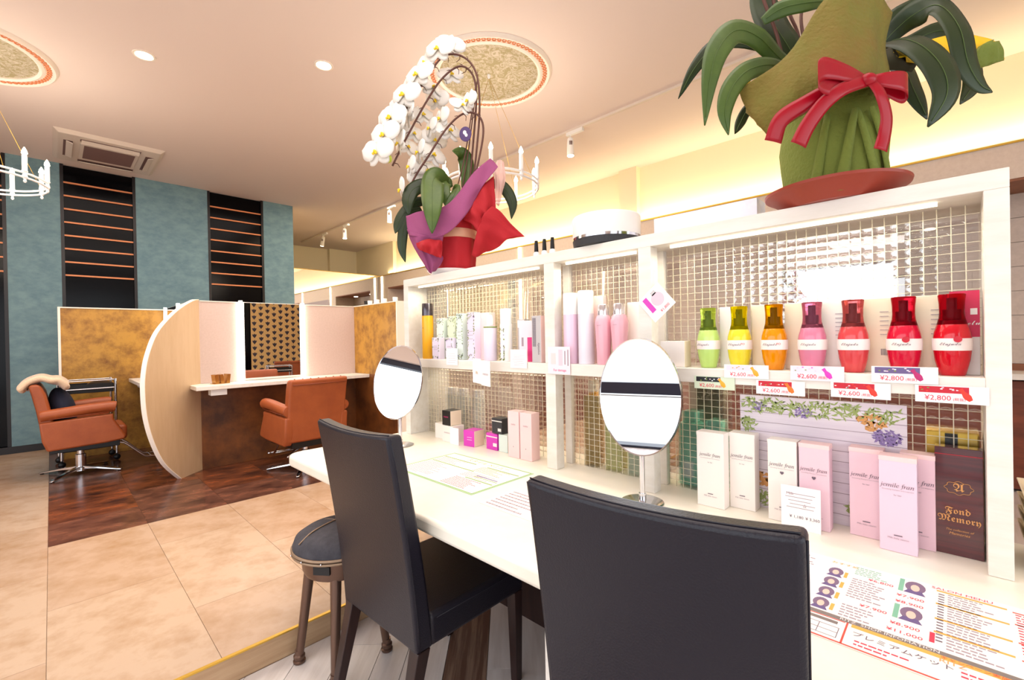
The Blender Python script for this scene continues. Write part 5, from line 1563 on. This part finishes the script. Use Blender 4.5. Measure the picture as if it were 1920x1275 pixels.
# ---------------------------------------------------------------- potted orchids
PD = {'orchid_small':{'leaves':[([(-0.006,0.003,0.516),(-0.047,-0.077,0.537),(-0.067,-0.138,0.493),(-0.055,-0.238,0.34),(-0.058,-0.249,0.192)],0.124),([(-0.031,0.002,0.48),(-0.118,-0.047,0.507),(-0.186,-0.078,0.475),(-0.212,-0.098,0.404),(-0.208,-0.098,0.329)],0.082),([(-0.071,0.022,0.447),(-0.189,0.002,0.428),(-0.246,-0.018,0.369),(-0.284,-0.029,0.301),(-0.303,-0.029,0.247)],0.067),([(-0.16,0.002,0.391),(-0.222,-0.018,0.356),(-0.255,-0.029,0.27),(-0.266,-0.029,0.166),(-0.249,-0.03,0.084)],0.058),([(0.088,0.033,0.518),(0.102,0.033,0.6),(0.094,0.033,0.677),(0.071,0.004,0.705),(0.027,-0.037,0.702)],0.085),([(0.188,0.053,0.513),(0.265,0.073,0.55),(0.321,0.083,0.518),(0.36,0.082,0.436),(0.352,0.082,0.345)],0.067),([(0.009,0.003,0.509),(-0.008,-0.017,0.539),(-0.015,-0.058,0.496),(-0.005,-0.098,0.418),(0.007,-0.108,0.357)],0.061),([(0.024,0.002,0.479),(0.047,-0.038,0.495),(0.042,-0.098,0.435),(0.015,-0.118,0.388),(-0.008,-0.128,0.357)],0.049)],'stems':[[(0.131,0.003,0.507),(0.158,0.003,0.695),(0.181,0.005,0.937),(0.175,0.006,1.119),(0.135,0.006,1.217),(0.063,0.006,1.264),(-0.015,-0.004,1.25),(-0.081,-0.014,1.173),(-0.156,-0.025,1.054),(-0.231,-0.035,0.933),(-0.297,-0.046,0.811)],[(0.114,0.023,0.52),(0.143,0.024,0.795),(0.163,0.025,1.024),(0.15,0.026,1.146),(0.102,0.026,1.205),(0.042,0.016,1.194),(-0.04,0.006,1.117),(-0.116,-0.005,0.998),(-0.192,-0.016,0.859),(-0.261,-0.026,0.726),(-0.309,-0.037,0.624)],[(0.135,-0.017,0.506),(0.187,-0.016,0.716),(0.202,-0.016,0.836),(0.179,-0.016,0.903),(0.125,-0.015,0.925),(0.059,-0.026,0.894),(-0.02,-0.026,0.812),(-0.101,-0.037,0.683),(-0.17,-0.047,0.576),(-0.213,-0.048,0.497)]],'stakes':[[(0.029,0.002,0.448),(0.095,0.003,0.696),(0.163,0.005,1.089)],[(0.065,0.012,0.463),(0.112,0.014,0.715),(0.175,0.016,1.155)]],'flowers':[(-0.041,-0.024,1.28,1.1,-25,10),(0.022,0.027,1.335,1.0,10,10),(-0.157,-0.044,1.126,1.12,-30,10),(-0.126,0.036,1.24,1,-35,5),(-0.229,-0.065,1.004,1.15,-30,10),(-0.205,0.026,1.113,1,-35,0),(-0.302,-0.076,0.876,1.12,-30,5),(-0.285,0.005,0.976,1,-35,5),(-0.337,-0.096,0.774,1.1,-25,0),(-0.376,-0.107,0.674,1.15,-20,0),(-0.357,0.004,0.901,0.95,-40,0),(-0.282,-0.056,0.838,1,-50,0),(-0.266,-0.056,0.743,0.9,-60,0),(-0.222,-0.025,0.914,0.95,-60,0),(0.018,0.056,1.181,0.9,20,20),(-0.089,0.055,1.106,1.0,30,25),(-0.076,0.085,1.05,0.9,-20,-10),(-0.155,0.065,0.957,0.9,35,20),(-0.205,0.054,0.845,0.8,35,10),(0.123,-0.045,0.978,0.75,-50,0),(0.086,-0.035,0.955,0.8,30,20),(0.004,0.024,0.843,1,40,20),(-0.041,0.004,0.905,0.85,-50,0),(-0.103,0.004,0.851,0.75,-50,0),(-0.161,-0.037,0.699,0.85,-60,0),(-0.092,0.034,0.711,1,35,15),(-0.129,0.023,0.616,1,35,10),(-0.211,-0.047,0.616,0.8,-60,0),(-0.238,0.044,0.764,0.8,35,10),(-0.261,-0.048,0.489,0.85,-70,-10),(-0.086,0.064,0.81,0.9,30,0),(-0.169,0.003,0.549,0.8,30,0)],'bud':(-0.321,-0.077,0.648),'purple':[[(-0.225,-0.098,0.326),(-0.147,-0.138,0.337),(-0.007,-0.168,0.351),(0.077,-0.148,0.441),(0.155,-0.097,0.561),(0.238,-0.037,0.656)],[(-0.216,-0.119,0.263),(-0.128,-0.169,0.252),(-0.004,-0.199,0.267),(0.085,-0.178,0.355),(0.178,-0.118,0.487),(0.26,-0.057,0.63)],[(-0.203,-0.129,0.208),(-0.106,-0.189,0.184),(-0.004,-0.209,0.195),(0.105,-0.169,0.293),(0.184,-0.128,0.452),(0.283,-0.077,0.592)]],'fold':[[(-0.214,-0.129,0.246),(-0.125,-0.189,0.202),(-0.06,-0.209,0.187),(-0.006,-0.199,0.197)],[(-0.195,-0.129,0.182),(-0.133,-0.179,0.162),(-0.079,-0.169,0.143),(-0.033,-0.139,0.114)],[(-0.156,-0.129,0.106),(-0.103,-0.17,0.07),(-0.061,-0.17,0.063),(-0.02,-0.14,0.085)],[(-0.117,-0.13,0.042),(-0.091,-0.15,0.004),(-0.071,-0.15,0.01),(-0.036,-0.13,0.047)]],'curl':[[(-0.152,-0.199,0.155),(-0.092,-0.219,0.169),(-0.033,-0.209,0.167),(-0.015,-0.199,0.164)],[(-0.145,-0.209,0.133),(-0.089,-0.239,0.135),(-0.043,-0.219,0.132),(-0.015,-0.199,0.13)],[(-0.13,-0.199,0.115),(-0.093,-0.22,0.1),(-0.054,-0.21,0.084),(-0.019,-0.2,0.074)]],'redtop':[[(0.089,-0.129,0.292),(0.109,-0.138,0.381),(0.183,-0.108,0.47),(0.258,-0.057,0.55)],[(0.139,-0.149,0.263),(0.169,-0.148,0.325),(0.211,-0.118,0.37),(0.263,-0.078,0.44)],[(0.175,-0.139,0.207),(0.203,-0.119,0.269),(0.224,-0.108,0.33),(0.267,-0.078,0.361)]],'redflare':[[(0.131,-0.119,0.103),(0.161,-0.149,0.205),(0.197,-0.138,0.307),(0.245,-0.098,0.373)],[(0.154,-0.12,0.091),(0.195,-0.139,0.193),(0.244,-0.119,0.283),(0.291,-0.098,0.343)],[(0.17,-0.1,0.1),(0.229,-0.099,0.163),(0.295,-0.099,0.244),(0.348,-0.099,0.272)],[(0.18,-0.079,0.112),(0.263,-0.079,0.143),(0.338,-0.099,0.19),(0.422,-0.119,0.196)]],'pinkbow':[[(0.257,0.003,0.626),(0.285,0.023,0.67),(0.315,0.033,0.661)],[(0.262,-0.017,0.519),(0.289,0.003,0.541),(0.322,0.033,0.563)],[(0.261,-0.038,0.408),(0.284,-0.018,0.398),(0.303,0.022,0.486)]],'tag':(0.105,-0.056,0.784)},'orchid_large':{'leaves':[([(-0.088,0.002,0.383),(-0.157,-0.018,0.406),(-0.24,-0.058,0.44),(-0.32,-0.098,0.432),(-0.38,-0.128,0.366),(-0.406,-0.139,0.286),(-0.42,-0.139,0.172)],0.063),([(-0.052,0.082,0.437),(-0.174,0.062,0.498),(-0.302,0.022,0.479),(-0.381,0.002,0.403),(-0.432,0.002,0.313)],0.039),([(-0.089,0.002,0.36),(-0.185,-0.048,0.37),(-0.284,-0.098,0.332),(-0.346,-0.129,0.271),(-0.37,-0.139,0.206),(-0.361,-0.139,0.147)],0.05),([(-0.151,0.052,0.359),(-0.221,0.031,0.295),(-0.249,0.021,0.253),(-0.275,0.001,0.211)],0.03),([(-0.069,0.032,0.408),(-0.106,0.032,0.47),(-0.137,0.043,0.539),(-0.156,0.063,0.631),(-0.164,0.064,0.71)],0.093),([(-0.202,-0.017,0.513),(-0.162,-0.037,0.531),(-0.103,-0.047,0.537),(-0.016,-0.037,0.551)],0.045),([(0.139,0.022,0.444),(0.176,0.002,0.49),(0.201,-0.037,0.51),(0.226,-0.078,0.5),(0.237,-0.118,0.415),(0.248,-0.128,0.321),(0.278,-0.129,0.266),(0.312,-0.129,0.247)],0.069),([(0.106,-0.018,0.419),(0.115,-0.078,0.412),(0.132,-0.128,0.363),(0.152,-0.159,0.291),(0.154,-0.169,0.22),(0.111,-0.169,0.145)],0.087),([(0.177,0.032,0.434),(0.2,0.002,0.385),(0.202,-0.029,0.301),(0.22,-0.049,0.219)],0.06),([(0.302,0.103,0.523),(0.396,0.083,0.54),(0.431,0.052,0.442),(0.415,0.022,0.355),(0.36,0.001,0.283)],0.069),([(0.188,0.063,0.531),(0.243,0.053,0.57),(0.312,0.043,0.592),(0.335,0.003,0.548)],0.06)],'stems':[[(-0.121,0.022,0.418),(-0.142,0.023,0.51),(-0.178,0.023,0.61),(-0.192,0.023,0.694)],[(-0.107,0.032,0.427),(-0.119,0.043,0.523),(-0.136,0.043,0.616),(-0.142,0.044,0.709)],[(-0.054,0.042,0.444),(-0.062,0.053,0.529),(-0.087,0.053,0.599),(-0.082,0.053,0.701)],[(-0.046,0.042,0.475),(-0.05,0.053,0.56),(-0.043,0.053,0.622)]],'front':[[(-0.252,-0.129,0.144),(-0.21,-0.164,0.169),(-0.134,-0.177,0.208),(-0.049,-0.169,0.239),(0.062,-0.119,0.276)],[(-0.284,-0.119,0.194),(-0.219,-0.169,0.224),(-0.121,-0.179,0.274),(-0.025,-0.164,0.298),(0.063,-0.118,0.314)],[(-0.3,-0.099,0.245),(-0.215,-0.149,0.29),(-0.114,-0.158,0.372),(-0.011,-0.148,0.399),(0.053,-0.118,0.378)],[(-0.313,-0.099,0.28),(-0.203,-0.128,0.352),(-0.103,-0.128,0.495),(0.002,-0.117,0.555),(0.071,-0.118,0.459)]],'left_flap':[[(-0.232,-0.099,0.151),(-0.254,-0.089,0.189),(-0.268,-0.049,0.246)],[(-0.209,-0.119,0.179),(-0.238,-0.099,0.23),(-0.268,-0.049,0.277)],[(-0.182,-0.099,0.229),(-0.214,-0.059,0.278),(-0.26,-0.018,0.317)]],'right_dark':[[(0.013,-0.098,0.329),(0.061,-0.098,0.328),(0.173,-0.058,0.343)],[(0.0,-0.118,0.334),(0.052,-0.118,0.346),(0.167,-0.078,0.349)],[(0.041,-0.098,0.363),(0.072,-0.098,0.381),(0.19,-0.048,0.387)]],'yellow_right':[[(0.274,0.022,0.472),(0.33,0.022,0.486),(0.399,0.022,0.491),(0.475,0.022,0.477)],[(0.291,0.002,0.431),(0.331,-0.008,0.439),(0.391,-0.008,0.45),(0.471,0.002,0.449)],[(0.31,-0.018,0.383),(0.34,-0.028,0.397),(0.384,-0.028,0.415),(0.464,-0.018,0.395)]],'green_right':[[(0.364,-0.028,0.358),(0.395,-0.038,0.366),(0.454,-0.028,0.387)],[(0.328,-0.058,0.373),(0.364,-0.068,0.406),(0.431,-0.048,0.403)],[(0.374,-0.038,0.419),(0.403,-0.038,0.433),(0.439,-0.028,0.439)]],'yellow_mid':[[(0.129,-0.018,0.431),(0.157,-0.028,0.427),(0.213,-0.018,0.417)],[(0.08,-0.098,0.369),(0.102,-0.108,0.352),(0.158,-0.088,0.346)]],'yellow_left':[[(-0.256,0.002,0.399),(-0.244,0.002,0.381),(-0.227,0.002,0.363)],[(-0.302,-0.028,0.328),(-0.277,-0.028,0.323),(-0.241,-0.018,0.337)]],'sheer':[[(-0.016,0.003,0.572),(-0.071,0.002,0.495),(-0.127,0.002,0.421)],[(-0.007,0.003,0.563),(-0.06,0.002,0.48),(-0.109,0.002,0.421)]],'tails':[([(-0.061,-0.189,0.252),(-0.15,-0.209,0.219),(-0.213,-0.209,0.187),(-0.264,-0.199,0.155),(-0.279,-0.189,0.107)],0.041),([(-0.064,-0.199,0.243),(-0.136,-0.224,0.211),(-0.18,-0.224,0.178),(-0.214,-0.219,0.132),(-0.235,-0.215,0.088)],0.038),([(-0.051,-0.199,0.246),(-0.037,-0.209,0.208),(-0.019,-0.204,0.16),(-0.019,-0.199,0.119),(-0.031,-0.2,0.078)],0.033)],'loops':[([(-0.056,-0.189,0.254),(-0.119,-0.219,0.251),(-0.185,-0.239,0.252),(-0.209,-0.249,0.23),(-0.174,-0.229,0.221),(-0.112,-0.209,0.231),(-0.056,-0.189,0.252)],0.045),([(-0.043,-0.189,0.251),(-0.016,-0.199,0.245),(0.034,-0.189,0.247),(0.064,-0.169,0.245),(0.057,-0.159,0.232),(0.009,-0.169,0.241),(-0.032,-0.179,0.254)],0.042)],'knot':(-0.056,-0.199,0.246)}}
mk('leaf', rgb(78, 100, 38), 0.4, noise=(8, rgb(54, 78, 28), 0.35, 0.7))
mk('leaf_dark', rgb(40, 56, 20), 0.4, noise=(8, rgb(26, 40, 16), 0.35, 0.7))
mk('leaf_rib', rgb(80, 104, 46), 0.5)
mk('orchid_stem', rgb(92, 54, 44), 0.5)
mk('petal', rgb(236, 232, 226), 0.7)
mk('lip', rgb(240, 206, 40), 0.5)
mk('bud', rgb(190, 206, 70), 0.5)
mk('purple_paper', rgb(150, 72, 116), 0.8, bump=(300, 0.5))
mk('red_paper', rgb(176, 24, 36), 0.75, bump=(300, 0.5))
mk('green_paper', rgb(112, 106, 38), 0.8, noise=(6, rgb(124, 90, 36), 0.40, 0.75), bump=(90, 1.0))
mk('green_paper_low', rgb(116, 128, 50), 0.8, bump=(90, 1.0))
mk('yellow_paper', rgb(236, 190, 24), 0.7)
mk('dark_paper', rgb(50, 46, 24), 0.8)
mk('satin', rgb(158, 8, 30), 0.32, spec=0.4)
mk('beige_ribbon', rgb(214, 160, 130), 0.4)
mk('pink_tulle', rgb(246, 206, 196), 0.6, alpha=0.6)
mk('sheer', rgb(176, 180, 190), 0.5, alpha=0.9, noise=(60, rgb(226, 228, 234), 0.47, 0.53))
mk('terracotta', rgb(150, 58, 42), 0.4)
mk('purple_tag', rgb(64, 34, 96), 0.3)
leafshape = lambda t: max(0.04, min(1.0, 0.5+1.7*t) if t < 0.3 else (1.0 if t < 0.55 else (1-((t-0.55)/0.46)**2.2)))
def leaves(t, L_, mats):
    for i, (pts, wd) in enumerate(L_):
        rows = ribbon(pts, wd, leafshape, cup=0.10, n=6, nw=6)
        lf_ = MB().grid(rows).build('leaf', mats[i % len(mats)], t, smooth=True, solid=0.0018)
        mid = [r[3] for r in rows]
        c_ = [Vector(p)+Vector((0, -0.0022, 0.0006)) for p in mid]
        MB().tube(c_[1:-1], 0.0007, 5).build('leaf_rib', 'leaf_rib', lf_, smooth=True)
RZ = -(PI/2-yaw)
def ripple(rows, amp=0.006, f=2.2):
    a_, b_ = len(rows)-1, len(rows[0])-1
    for i, r in enumerate(rows):
        for j, p in enumerate(r):
            u, v = i/a_, j/b_
            p.y += amp*(math.sin(2*PI*f*v+3*u)+0.6*math.sin(2*PI*f*1.7*v-4*u+1))*(0.4+0.6*u)
    return rows
# small orchid: white cascade in red and purple paper
o1 = thing('potted_orchid', 'white cascading orchid wrapped in red and purple paper on the shelf top', 'orchid', (1.6, 2.05, 1.6205), RZ)
D = PD['orchid_small']
MB().lathe([(0.085, 0), (0.128, 0.028), (0.132, 0.034), (0.120, 0.032), (0.085, 0.008), (0.0001, 0.008)], 40).build('saucer', 'white_gloss', o1, smooth='auto')
pr = MB()
rr_ = []
for (r, z) in ((0.106, 0.012), (0.110, 0.06), (0.116, 0.13), (0.118, 0.19), (0.122, 0.25), (0.130, 0.31), (0.10, 0.315)):
    rr_.append((r, z))
pr.lathe(rr_, 64, c=(0.030, 0, 0), flute=0.03, nf=9)
pr.build('red_wrap', 'red_paper', o1, smooth=True)
MB().lathe([(0.1225, 0.205), (0.1245, 0.208), (0.1275, 0.250), (0.1255, 0.253)], 48, c=(0.030, 0, 0)).build('ribbon', 'beige_ribbon', o1, smooth='auto')
MB().lathe([(0.095, 0.285), (0.0001, 0.305)], 24, c=(0.035, 0, 0)).build('moss', 'dark_paper', o1)
leaves(o1, D['leaves'], ['leaf', 'leaf_dark', 'leaf_dark', 'leaf_dark', 'leaf', 'leaf_dark', 'leaf', 'leaf'])
for s in D['stems']:
    c_ = cr(s, 6)
    so = MB().tube(c_, [0.0065]*len(c_) if False else 0.0058, 8).build('stem', 'orchid_stem', o1, smooth=True)
    tw_ = MB()
    for i in range(len(c_)//3, len(c_)-1, 3):
        d_ = (c_[i+1]-c_[i]).normalized()
        sd_ = d_.cross(Vector((0, 1, 0))).normalized()*(1 if (i//3) % 2 else -0.35)
        tw_.tube([c_[i], c_[i]+sd_*0.022-d_*0.004, c_[i]+sd_*0.042+d_*0.010], [0.003, 0.0022, 0.0016], 5)
    tw_.build('twig', 'orchid_stem', so, smooth=True)
for s in D['stakes']:
    MB().tube(cr(s, 4), 0.0038, 6).build('stake', 'orchid_stem', o1, smooth=True)
def petal_mesh():
    m1 = MB()
    def pet(a_, L_, W_, tip, yoff, curve):
        rows = []
        ns, nw = 7, 4
        for i in range(ns+1):
            s = i/ns
            wd = W_*math.sqrt(max(0.0, 1-(2*(s**tip)-1)**2))+0.0012
            row = []
            for j in range(nw+1):
                u = -1+2*j/nw
                lx = u*wd
                lz = s*L_
                ly = yoff-curve*s*s+0.006*(u*u)*(s)
                row.append((lx*math.cos(a_)+lz*math.sin(a_), ly, -lx*math.sin(a_)+lz*math.cos(a_)))
            rows.append(row)
        m1.grid(rows)
    pet(0, 0.058, 0.020, 0.9, 0.004, -0.006)
    pet(2.35, 0.050, 0.018, 0.8, 0.004, -0.006)
    pet(-2.35, 0.050, 0.018, 0.8, 0.004, -0.006)
    pet(1.25, 0.066, 0.034, 0.85, -0.002, -0.008)
    pet(-1.25, 0.066, 0.034, 0.85, -0.002, -0.008)
    return m1
fl_proto = petal_mesh().build('flower', 'petal', o1, smooth=True, solid=0.0012)
lipm = MB().sphere((0, -0.010, -0.002), 0.006, 10, 7, (0.8, 1.3, 1.0)).sphere((-0.005, -0.013, -0.009), 0.0045, 8, 5).sphere((0.005, -0.013, -0.009), 0.0045, 8, 5)
lip_proto = lipm.build('lip', 'lip', fl_proto, smooth=True)
for i, (x, y, z, s, yw, pt) in enumerate(D['flowers']):
    if i == 0:
        f_, l_ = fl_proto, lip_proto
    else:
        f_ = fl_proto.copy()
        COL.objects.link(f_)
        l_ = lip_proto.copy()
        COL.objects.link(l_)
        l_.parent = f_
    f_.location = (x, y, z)
    f_.scale = (s*1.42,)*3
    f_.rotation_euler = (math.radians(-pt), math.radians(random.uniform(-16, 16)), math.radians(yw))
MB().sphere((0, 0, 0), 0.021, 14, 10, (1, 1, 1.1)).build('bud', 'bud', o1, smooth=True, loc=D['bud'])
for nm, key, m_, so_ in (('purple_wrap', 'purple', 'purple_paper', 0.002), ('purple_fold', 'fold', 'purple_paper', 0.002), ('red_curl', 'curl', 'red_paper', 0.002), ('red_top', 'redtop', 'red_paper', 0.002), ('red_flare', 'redflare', 'red_paper', 0.002), ('tulle_bow', 'pinkbow', 'pink_tulle', 0.001)):
    MB().grid(ripple(patch(D[key], 6), 0.012)).build(nm, m_, o1, smooth=True, solid=so_)
tg = MB().lathe([(0.040, 0), (0.042, 0.002), (0.040, 0.004)], 30, sx=0.8).build('name_tag', 'purple_tag', o1, smooth='auto', loc=D['tag'], rot=(PI/2, 0, 0))
MB().lathe([(0.012, 0), (0.012, 0.001)], 14, sx=0.8).build('flower_print', 'petal', tg, loc=(-0.004, 0.008, 0.0045))
MB().lathe([(0.010, 0), (0.010, 0.001)], 14, sx=0.8).build('flower_print', 'petal', tg, loc=(0.004, -0.006, 0.0045))
# large orchid pot: green wrap with a red satin bow
o2 = thing('potted_orchid', 'large leafy orchid in green paper with a red satin bow on the shelf top', 'orchid', (1.55, 0.243, 1.6205), RZ)
D = PD['orchid_large']
MB().lathe([(0.115, 0), (0.150, 0.030), (0.168, 0.040), (0.170, 0.047), (0.158, 0.046), (0.138, 0.034), (0.110, 0.008), (0.0001, 0.008)], 56).build('saucer', 'terracotta', o2, smooth='auto')
MB().lathe([(0.112, 0.010), (0.118, 0.06), (0.124, 0.12), (0.128, 0.17), (0.124, 0.20), (0.118, 0.23), (0.128, 0.27), (0.09, 0.275)], 80, flute=0.022, nf=5).build('green_wrap', 'green_paper_low', o2, smooth=True)
# overlapping pleats on the front of the wrap
for k, (a0, lean) in enumerate(((-2.5, 0.6), (-2.05, 0.5), (-1.65, -0.7), (-1.35, -0.9))):
    rows = []
    for j in range(7):
        f = j/6
        z = 0.012+0.20*f
        r = 0.118+0.012*f+0.0035*(k % 2)+0.004
        a_ = a0+lean*(f-0.5)*0.6
        rows.append([((r+0.004*math.sin(PI*i/4))*math.cos(a_+i*0.06*(1-0.55*f)), (r+0.004*math.sin(PI*i/4))*math.sin(a_+i*0.06*(1-0.55*f)), z) for i in range(5)])
    MB().grid(rows).build('pleat', 'green_paper_low', o2, smooth=True, solid=0.0015)
leaves(o2, D['leaves'], ['leaf', 'leaf_dark', 'leaf', 'leaf_dark', 'leaf_dark', 'leaf', 'leaf_dark', 'leaf_dark', 'leaf_dark', 'leaf_dark', 'leaf_dark'])
for s in D['stems']:
    MB().tube(cr(s, 5), 0.0045, 8).build('stem', 'orchid_stem', o2, smooth=True)
for nm, key, m_ in (('green_sheet', 'front', 'green_paper'), ('green_flap', 'left_flap', 'green_paper'), ('dark_fold', 'right_dark', 'dark_paper'), ('yellow_sheet', 'yellow_right', 'yellow_paper'), ('green_flap', 'green_right', 'green_paper_low'), ('yellow_sheet', 'yellow_mid', 'yellow_paper'), ('yellow_sheet', 'yellow_left', 'yellow_paper'), ('sheer_paper', 'sheer', 'sheer')):
    MB().grid(ripple(patch(D[key], 6), 0.005 if key != 'sheer' else 0)).build(nm, m_, o2, smooth=True, solid=0.0015)
flat = lambda t: 1.0
for pts, wd in D['tails']:
    MB().grid(ribbon(pts, wd, lambda t: 0.75+0.25*t, cup=0.15, n=6)).build('ribbon_tail', 'satin', o2, smooth=True, solid=0.001)
for pts, wd in D['loops']:
    c_ = cr(pts, 6)
    rows = []
    for i, p in enumerate(c_):
        t_ = i/(len(c_)-1)
        wv = wd*0.62*(0.35+0.65*math.sin(PI*t_))
        rows.append([p+Vector((0.0, 0.0, wv*k)) for k in (-1, -0.5, 0, 0.5, 1)])
    MB().grid(rows).build('ribbon_loop', 'satin', o2, smooth=True, solid=0.001)
MB().sphere((0, 0, 0), 0.017, 14, 10, (1.1, 0.8, 0.9)).build('ribbon_knot', 'satin', o2, smooth=True, loc=D['knot'])
